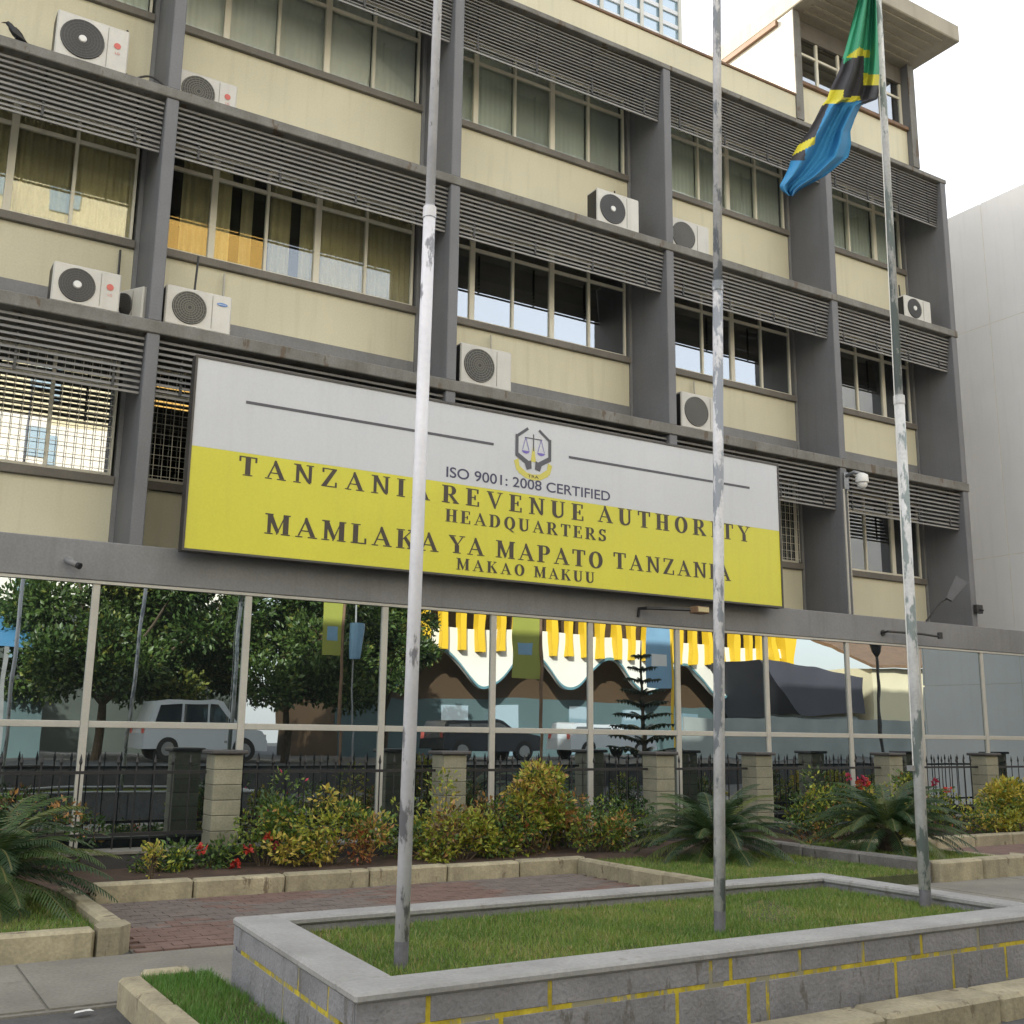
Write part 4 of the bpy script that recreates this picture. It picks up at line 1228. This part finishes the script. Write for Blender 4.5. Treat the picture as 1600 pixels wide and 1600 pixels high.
# ------------------------------------------------------------------ small fittings
def fittings():
    # crow on the upper left ledge
    c = at(20, 62, .10)
    B = empty('crow', (c.x, .10, 10.322), 'black crow perched on the upper left ledge', 'bird')
    bm = MB()
    bm.tube([(-.13, 0, .33), (-.10, 0, .33), (-.06, 0, .30), (-.03, 0, .25), (.03, 0, .19), (.09, 0, .13), (.15, 0, .08), (.19, 0, .05)], [.014, .036, .040, .052, .072, .066, .035, .012], 14)
    bm.build('body', M['crow'], B, smooth=True)
    MB().prism([(.10, -.028, .11), (.10, .028, .11), (.27, .035, -.02), (.28, -.035, -.02)], (0, 0, .012)).build('tail', M['crow'], B)
    MB().tube([(-.13, 0, .333), (-.165, 0, .328), (-.195, 0, .315)], [.014, .009, .002], 8).build('beak', M['black'], B)
    for s in (-1, 1):
        MB().prism([(-.03, s*.060, .25), (.05, s*.076, .23), (.14, s*.060, .13), (.22, s*.028, .03), (.08, s*.070, .10), (0, s*.068, .15)], (0, s*.010, 0)).build('wing', M['crow'], B)
        MB().tube([(.04, s*.03, .14), (.03, s*.03, .005), (-.02, s*.03, .003)], .006, 6).build('leg', M['black'], B)
    B.scale = (.82, .82, .82); B.rotation_euler = (0, 0, -.25)
    # loose cable on the upper ledge near the tall fin
    pts = [(-4.95+.42*t, .06, 10.33+.10*math.sin(math.pi*t)) for t in [i/10 for i in range(11)]]
    MB().tube(pts, .014, 6).build('cable', M['black'], None, label='loop of black cable on the upper ledge left of the first tall fin', cat='cable')
    # dome camera on the fourth fin
    D = empty('dome_camera', (8.60, -.02, 6.35), 'round white security camera on a bracket at the fin right of the signboard', 'security camera')
    MB().box(-.06, -.03, -.05, .06, .0, .30, c=.01).build('bracket', M['metal'], D)
    MB().tube([(0, -.02, .22), (.0, -.22, .26), (.06, -.34, .20)], .035, 10).build('arm', M['metal'], D, smooth=True)
    MB().tube([(.06, -.34, .22), (.06, -.34, .18), (.06, -.34, .05), (.06, -.34, .03)], [.05, .115, .125, .12], 18).build('housing', M['white'], D, smooth=True)
    MB().tube([(.06, -.34, .025), (.06, -.34, -.03), (.06, -.34, -.075), (.06, -.34, -.095)], [.10, .09, .055, .01], 18).build('dome', M['white'], D, smooth=True)
    MB().tube([(8.50, -.045, 3.905), (8.50, -.045, 6.3)], .022, 8).tube([(8.62, -.03, 3.905), (8.62, -.03, 6.3)], .012, 8).build('conduit', M['frame_white'], None, label='pale vertical cable pipe running down from the round security camera', cat='pipe')
    # bullet camera on the beam at left
    D = empty('bullet_camera', (-5.22, -.065, 3.60), 'small dark security camera on the beam at the left', 'security camera')
    MB().tube([(0, 0, .03), (0, -.02, .03)], .045, 14).build('mount', M['metal'], D)
    MB().tube([(0, -.02, .03), (.02, -.10, .0)], .014, 8).build('arm', M['metal'], D)
    MB().tube([(-.05, -.06, .02), (.06, -.20, -.05)], [.035, .038], 12).build('housing', M['grey_light'], D, smooth=True)
    MB().tube([(.062, -.203, -.051), (.09, -.235, -.068)], [.036, .04], 12).build('hood', M['black'], D)
    # lamps on arms along the beam
    D = empty('floodlight', (3.50, -.065, 3.62), 'small floodlight on a long dark arm under the signboard', 'floodlight')
    MB().tube([(0, 0, -.10), (0, -.03, .03), (.06, -.16, .03), (.66, -.62, .0)], .027, 8).build('arm', M['black'], D)
    MB().box(.60, -.76, -.06, .86, -.56, .05, c=.012).build('lamp_head', M['brown'], D)
    MB().box(.62, -.765, -.04, .84, -.761, .035).build('lens', M['curtain_olive'], D)
    D = empty('wall_bracket', (9.35, -.065, 3.60), 'bare dark metal arm on the beam behind the rightmost flagpole', 'bracket')
    MB().tube([(0, 0, 0), (0, -.12, .02), (.75, -.30, 0), (1.20, -.36, -.03)], .022, 8).build('arm', M['black'], D)
    MB().tube([(0, 0, 0), (0, -.02, 0)], .06, 10).build('mount', M['black'], D)
    MB().tube([(1.20, -.36, -.07), (1.20, -.36, .05)], .05, 10).build('end_cap', M['black'], D)
    D = empty('floodlight', (10.65, -.05, 3.905), 'slanted grey floodlight standing on the beam at the right corner', 'floodlight')
    MB().tube([(0, 0, 0), (.28, -.15, .38), (.55, -.28, .55)], .018, 8).build('arm', M['black'], D)
    a = Vector((.40, -.24, .42)); u = Vector((.50, -.10, .62)).normalized(); s = u.cross(Vector((.8, .6, .15))).normalized()
    nrm = u.cross(s)
    MB().prism([a-s*.06, a+s*.06, a+u*.55+s*.13, a+u*.55-s*.13], nrm*.06).build('lamp_head', M['grille_dark_metal'], D)
    MB().prism([a-s*.05+u*.24-nrm*.004, a+s*.05+u*.24-nrm*.004, a+u*.50+s*.08-nrm*.004, a+u*.50-s*.08-nrm*.004], nrm*.003).build('lens', M['metal'], D)
    D = empty('wall_box', (12.28, -.05, 4.25), 'small black box on the end fin just above the beam', 'box')
    MB().box(-.07, -.05, -.08, .12, .045, .10, c=.01).build('housing', M['black'], D)
    MB().tube([(.02, -.05, 0), (.02, -.12, -.03)], .02, 8).build('nozzle', M['black'], D)
    # bit of litter on the pavement
    q = atz(132, 1580, .03)
    mb = MB(); mb.v = [(q.x-.06, q.y-.02, .028), (q.x+.0, q.y-.035, .038), (q.x+.05, q.y-.015, .03), (q.x+.035, q.y+.03, .034), (q.x-.045, q.y+.025, .029)]
    mb.f = [(0, 1, 4), (1, 3, 4), (1, 2, 3)]; mb.mi = [0]*3
    mb.build('litter', M['white'], None, label='crumpled white scrap on the pavement at lower left', cat='litter')


# ------------------------------------------------------------------ neighbour and far things
def neighbour():
    N = empty('clad_building', (16, 0, 0), 'plain pale grey panelled building at the right edge', 'building')
    ofs = Vector(N.location)
    MB().box(16.022, -4.3, 0, 26, 9, 15.05).build('core', M['seam'], N, loc=-ofs)
    zs = [0, 2.95, 5.98, 11.83, 15.1]; ys = [-4.3, -1.6, 1.65, 5.0, 9.0]
    for a, b in zip(zs[:-1], zs[1:]):
        for c, d in zip(ys[:-1], ys[1:]):
            MB().box(16.018, c+.008, a+.008, 16.035, d-.008, b-.008, c=.002).build('panel', M['neigh'], N, loc=-ofs)
    for a, b in zip(zs[:-1], zs[1:]):
        MB().box(16.02, -4.36, a+.02, 25.9, -4.302, b-.02, c=.01).build('panel', M['neigh'], N, loc=-ofs)
    # blue glass tower far behind the parapet
    G = empty('glass_tower', (27, 36, 0), 'pale blue glass office tower behind the roof edge', 'building')
    ofs = Vector(G.location)
    xr = at(1062, 40, 35).x
    MB().box(14, 35, 0, xr-.1, 50, 62).build('core', M['opp_glass'], G, loc=-ofs)
    for i in range(24):
        z = 38+i*1.05
        MB().box(14, 34.9, z, xr, 34.99, z+.28).build('floor_band', M['white'], G, loc=-ofs)
    for i in range(13):
        x = xr-.1-i*1.6
        MB().box(x-.12, 34.8, 0, x+.12, 34.899, 62).build('mullion', M['tower_wall'], G, loc=-ofs)


def opposite():
    """the far side of the street, seen only as reflections in the glass"""
    MB().box(-60, -80, 0.0, 80, -15.6, .70).build('far_pavement', M['asphalt'], None, kind='structure')
    YB = -28
    O = empty('arcade_building', (22, YB, .7), 'white building with yellow fins above a wavy scalloped edge, across the street', 'building')
    ofs = Vector(O.location)

    def b(mb, name, mat, **kw): return mb.build(name, mat, O, loc=-ofs, **kw)
    xa, xb = 10.5, 35.6
    b(MB().box(xa, YB-9, .7, xb, YB-1.6, 11.5), 'body', M['opp_brown'])
    b(MB().box(xa, YB-1.55, .7, xb, YB-1.5, 3.2), 'shop_wall', M['opp_tealwall'])
    # wavy fascia
    pk = [14.6, 19.5, 23.9, 28.3, 32.6]
    n = 150; top = 5.75; pts = []; edge = []
    for i in range(n+1):
        x = xa+(33.2-xa)*i/n
        ph = (x-14.6)/4.55*2*math.pi
        z = 4.45+.80*math.cos(ph)
        edge.append((x, z))
    mb = MB()
    for (x0, z0), (x1, z1) in zip(edge[:-1], edge[1:]):
        mb.prism([(x0, YB+.0, z0), (x1, YB+.0, z1), (x1, YB, top), (x0, YB, top)], (0, -.25, 0))
    b(mb, 'fascia', M['opp_white'])
    mb = MB()
    for (x0, z0), (x1, z1) in zip(edge[:-1], edge[1:]):
        mb.prism([(x0, YB+.03, z0-.02), (x1, YB+.03, z1-.02), (x1, YB+.03, z1+.10), (x0, YB+.03, z0+.10)], (0, -.02, 0))
    b(mb, 'scallop_trim', M['opp_teal'])
    b(MB().box(xa, YB-.3, top+.002, xb, YB-.001, top+.5), 'fascia_band', M['opp_white'])
    i = 0; x = xa+.3
    while x < xb-.3:
        b(MB().box(x, YB-.1, 5.25, x+.30, YB+.35, 11.2), 'fin', M['opp_yellow']); x += 0.93; i += 1
    b(MB().box(xb-.8, YB-.2, 3.2, xb, YB+.4, 11.2), 'column', M['opp_yellow'])
    b(MB().box(xa, YB-.5, 11.202, xb, YB+.2, 12.6), 'parapet', M['opp_white'])
    for i, x in enumerate((15.5, 18.2, 22.4, 25.6, 29)):
        b(MB().box(x, YB-1.49, .75, x+1.3, YB-1.44, 2.9), 'shop_door', M['opp_glass'])
    # tall cream block behind the trees
    O2 = empty('apartment_block', (-2, -34, .7), 'tall cream and ochre block behind the trees across the street', 'building')
    ofs2 = Vector(O2.location)
    MB().box(-22, -44, .7, 8, -34.001, 6.5).build('shop_storey', M['shop_grey'], O2, loc=-ofs2)
    MB().box(-22, -44, 6.51, 8, -34, 15).build('lower_wall', M['opp_white'], O2, loc=-ofs2)
    MB().box(-22, -44, 15.01, 2.5, -34, 29).build('upper_wall', M['opp_cream'], O2, loc=-ofs2)
    MB().box(2.51, -44, 15.01, 8, -33.8, 27).build('stair_wall', M['opp_orange'], O2, loc=-ofs2)
    pm = MB().box(-.6, -33.99+34, -.7, .6, .05, .7).mesh('window', [M['opp_glass']])
    for zz in range(4, 28, 3):
        for xx in np.arange(-20, 1.5, 3.1):
            put('window', pm, O2, Vector((xx, -33.97, zz+.8))-ofs2)
    # hoarding, dark shed, tent
    MB().box(24, -23.2, .7, 42, -23.1, 2.55).build('hoarding', M['grey_hoarding'], None, label='grey sheet hoarding along the far pavement', cat='hoarding')
    D = empty('dark_shed', (33, -22, .7), 'dark roofed shed behind the hoarding across the street', 'shed')
    od = Vector(D.location)
    MB().prism([(29.5, -24, 5.3), (36.5, -24, 4.7), (36.5, -24, 2.9), (32, -24, 2.7)], (0, -5, 0)).build('roof', M['shed'], D, loc=-od)
    MB().box(32.2, -28, .7, 36.3, -24.3, 2.69).build('wall', M['grey_hoarding'], D, loc=-od)
    Bn = empty('ochre_house', (41, -24, .7), 'ochre house with pale trim beyond the dark shed across the street', 'house')
    ob = Vector(Bn.location)
    MB().box(37.2, -32, .7, 48, -24, 5.2).build('wall', M['opp_cream'], Bn, loc=-ob)
    MB().prism([(36.8, -23.6, 5.2), (48.4, -23.6, 5.2), (48.4, -28, 7), (36.8, -28, 7)], (0, 0, .15)).build('roof', M['brown'], Bn, loc=-ob)
    # blue awning at the left
    A = empty('blue_awning', (-5.5, -20.5, .7), 'blue awning on posts at the left across the street', 'awning')
    oa = Vector(A.location)
    MB().prism([(-9, -20, 3.9), (-2.9, -20, 3.9), (-2.9, -22, 4.9), (-9, -22, 4.9)], (0, 0, .08)).build('canopy', M['awning_blue'], A, loc=-oa)
    for x in (-8.8, -3.6):
        MB().box(x-.05, -20.1, .7, x+.05, -20.0, 3.89).build('post', M['metal'], A, loc=-oa)
    MB().box(-9, -22.5, .7, -2.2, -22.3, 2.75).build('boundary_wall', M['opp_tealwall'], None, label='low pale wall at the left across the street', cat='wall')
    # street lamp
    q = mir(1368, 1010, 20)
    Lp = empty('street_lamp', (q.x, q.y, .7), 'dark street lamp with a funnel shaped head across the street', 'street lamp')
    MB().tube([(0, 0, 0), (0, 0, 4.6)], [.09, .06], 10).build('post', M['black'], Lp)
    MB().tube([(0, 0, 4.6), (0, 0, 4.8), (0, 0, 5.2)], [.06, .2, .34], 12).build('lamp_head', M['black'], Lp)
    MB().tube([(0, 0, 5.201), (0, 0, 5.24)], [.36, .30], 12).build('lamp_cover', M['metal'], Lp)
    # banners on posts
    for i, (x, y0, y1, w, col, lab) in enumerate(((522, 950, 1022, .62, 'banner_green', 'yellow green banner on a post near the trees across the street'),
                                                 (823, 965, 1060, 1.05, 'banner_green', 'wide yellow green banner before the wavy fascia across the street'),
                                                 (1030, 985, 1075, 1.1, 'banner_blue', 'blue green banner beside the tiered conifer across the street'))):
        a = mir(x, y0, 17); c = mir(x, y1, 17)
        Bp = empty('banner_post', (a.x+w/2+.06, a.y, .7), lab, 'banner')
        MB().tube([(0, 0, 0), (0, 0, 8)], .055, 8).build('post', M['brown'] if i != 2 else M['opp_yellow'], Bp)
        MB().box(-w-.06, -.01, c.z-.7, -.06, .01, a.z+.9).build('cloth', M[col], Bp)
        MB().box(-w*.78-.06, .011, (a.z+c.z)/2-.7-.25, -w*.22-.06, .014, (a.z+c.z)/2-.7+.15).build('print', M['banner_blue'] if i != 2 else M['white'], Bp)
    a = mir(558, 975, 17)
    Bt = empty('hanging_tube', (a.x, a.y, .7), 'pale blue fabric tube hanging on a thin post across the street', 'banner')
    MB().tube([(0, 0, 0), (0, 0, 7)], .03, 8).build('post', M['metal'], Bt)
    MB().tube([(0, .12, a.z-1.75), (0, .12, a.z-1.5), (0, .12, a.z-.7)], [.16, .19, .22], 12).build('cloth', M['banner_blue'], Bt)


def big_tree(x, y, z, w, h, label, n=26000, trunk_h=1.5, cols=((.04, .08, .018), (.07, .12, .025), (.16, .18, .035)), seed=0):
    random.seed(seed+50)
    T = empty('street_tree', (x, y, z), label, 'tree')
    c = []; r = []
    for i in range(60):
        u = random.uniform(-1, 1); v = random.uniform(-1, 1); q = random.uniform(0, 1)
        if u*u+v*v > 1.1: continue
        c.append((u*w*.42, v*w*.42, trunk_h+(h-trunk_h)*(.12+.78*q)*(1-.25*(u*u+v*v)))); s = random.uniform(.10, .19)*w
        r.append((s, s, s*.75))
    V, Fc, Tt = leafcloud(int(n*1.5), c, r, .18, cols, [4, 3, 1], aspect=1.8, shell=.2)
    np_obj('crown', V, Fc, M['leaf'], parent=T, tint=Tt)
    mb = MB(); mb.tube([(0, 0, -.05), (.05, 0, trunk_h*.6), (0, .05, trunk_h*1.2)], [.17, .13, .10], 10)
    for cc in c[:9]: mb.tube([(0, .05, trunk_h*1.1), (cc[0]*.5, cc[1]*.5, (cc[2]+trunk_h*1.1)/2), cc], [.08, .05, .02], 6)
    mb.build('trunk', M['bark'], T)


def conifer(x, y, z, h, label):
    T = empty('tiered_conifer', (x, y, z), label, 'tree')
    MB().tube([(0, 0, 0), (0, 0, h)], [.09, .015], 8).build('trunk', M['bark'], T)
    n = 9
    for i in range(n):
        zz = .35+(h-.5)*i/n; R = 1.15*(1-i/n)**.8+.12
        V = []; Fc = []; Tt = []
        for k in range(9):
            az = k*6.283/9+i*.4
            p = Vector((0, 0, zz))
            for s in range(7):
                a = R*s/7; b = R*(s+1)/7
                za = zz+.18*math.sin(s/7*1.6)*R; zb = zz+.18*math.sin((s+1)/7*1.6)*R
                d = Vector((math.cos(az), math.sin(az), 0)); sd = Vector((-math.sin(az), math.cos(az), 0))
                w = .11*(1-s/9)
                for sg in (-1, 1):
                    b0 = len(V)
                    V += [tuple(d*a+Vector((0, 0, za))), tuple(d*b+Vector((0, 0, zb))), tuple(d*(b+.06)+sd*w*sg*1.6+Vector((0, 0, zb-.06)))]
                    Fc.append((b0, b0+1, b0+2)); Tt.append((.02, .035, .018))
                    V += [tuple(d*a+Vector((0, 0, za))), tuple(d*b+Vector((0, 0, zb))), tuple(d*(a+b)/2+Vector((0, 0, za-.13)))]
                    Fc.append((b0+3, b0+4, b0+5)); Tt.append((.03, .05, .02))
        np_obj('branch_tier', V, Fc, M['leaf'], parent=T, tint=np.array(Tt))


def car(x, y, z, L, body, label, suv=True):
    C_ = empty('parked_car', (x, y, z), label, 'car', 'cars parked across the street')
    H = 1.75 if suv else 1.45; W = 1.75
    low = [(-L/2, .35), (-L/2+.02, .75), (-L/2+.12, 1.0), (L*.22, 1.02), (L/2-.15, .88), (L/2, .62), (L/2, .35)]
    MB().prism([(a, -W/2, b) for a, b in low], (0, W, 0)).build('body', body, C_)
    cab = [(-L/2+.12, 1.0), (-L/2+.30, H-.05), (-L/2+.6, H), (L*.06, H), (L*.12, H-.06), (L*.26, 1.02)]
    MB().prism([(a, -W/2+.08, b) for a, b in cab], (0, W-.16, 0)).build('cabin', body, C_)
    for s in (-1, 1):
        yy = s*(W/2-.076)
        for p in ([(-L/2+.30, 1.08), (-L/2+.42, H-.16), (-L*.22, H-.12), (-L*.22, 1.08)], [(-L*.20, 1.08), (-L*.20, H-.12), (L*.0, H-.12), (L*.0, 1.08)], [(L*.02, 1.08), (L*.02, H-.12), (L*.08, H-.14), (L*.21, 1.08)]):
            MB().prism([(a, yy, b) for a, b in p], (0, s*.01, 0)).build('side_window', M['car_glass'], C_)
    for a in (-L*.31, L*.31):
        for s in (-1, 1):
            Wl = MB().tube([(a, s*(W/2-.2), .34), (a, s*(W/2+.01), .34)], .34, 20).build('wheel', M['tyre'], C_)
            MB().tube([(a, s*(W/2+.012), .34), (a, s*(W/2+.02), .34)], .2, 14).build('rim', M['rim'], Wl)
    for s in (-1, 1):
        MB().box(L/2-.08, s*.6-.16, .66, L/2+.005, s*.6+.16, .80).build('headlight', M['white'], C_)
        MB().box(-L/2-.01, s*.7-.08, .75, -L/2+.03, s*.7+.08, 1.0).build('tail_light', M['logo_red'], C_)


# ------------------------------------------------------------------ build
make_office()
make_tower()
make_shopfront()
make_sign()
ground()
kerbs()
planter()
fence()
neighbour()
opposite()
make_poles()
make_flag()
make_acs()
fittings()
plants()
cycad(-6.25, -3.65, .13, 1.10, .9, 'large dark green cycad at the far left', nf=66, trunk=.28, seed=3)
cycad(2.18, -3.25, .13, 1.10, .8, 'middle cycad with arching fronds behind the peeling flagpole', nf=64, trunk=.22, seed=5)
cycad(4.42, -4.10, .18, 1.08, .8, 'right cycad beside the rightmost flagpole', nf=60, trunk=.30, seed=8)
lawns()
big_tree(-.6, -21.5, .7, 6.0, 7.8, 'dense leafy tree at the left across the street', seed=1)
big_tree(5.4, -21.5, .7, 6.6, 8.2, 'dense leafy tree in the middle across the street', seed=2)
big_tree(9.6, -23, .7, 4.2, 7.8, 'slimmer tree beside the wavy fascia across the street', n=14000, seed=3)
big_tree(2.2, -25.5, .7, 5.6, 7.0, 'dark tree behind the two nearer ones across the street', n=16000, seed=4)
big_tree(-8.5, -26, .7, 6.5, 8.0, 'tree beyond the blue awning across the street', n=16000, seed=5)
q = mir(1005, 1130, 14)
conifer(q.x, q.y, .7, 4.0, 'small tiered conifer across the street')
car(2.05, -20.0, .76, 3.7, M['car_white'], 'white off-road car parked under the trees across the street')
car(13.5, -22.5, .70, 4.3, M['car_dark'], 'dark car parked before the wavy fascia across the street', suv=False)
car(19.8, -23.5, .70, 4.3, M['car_white'], 'white car parked right of the dark one across the street', suv=False)
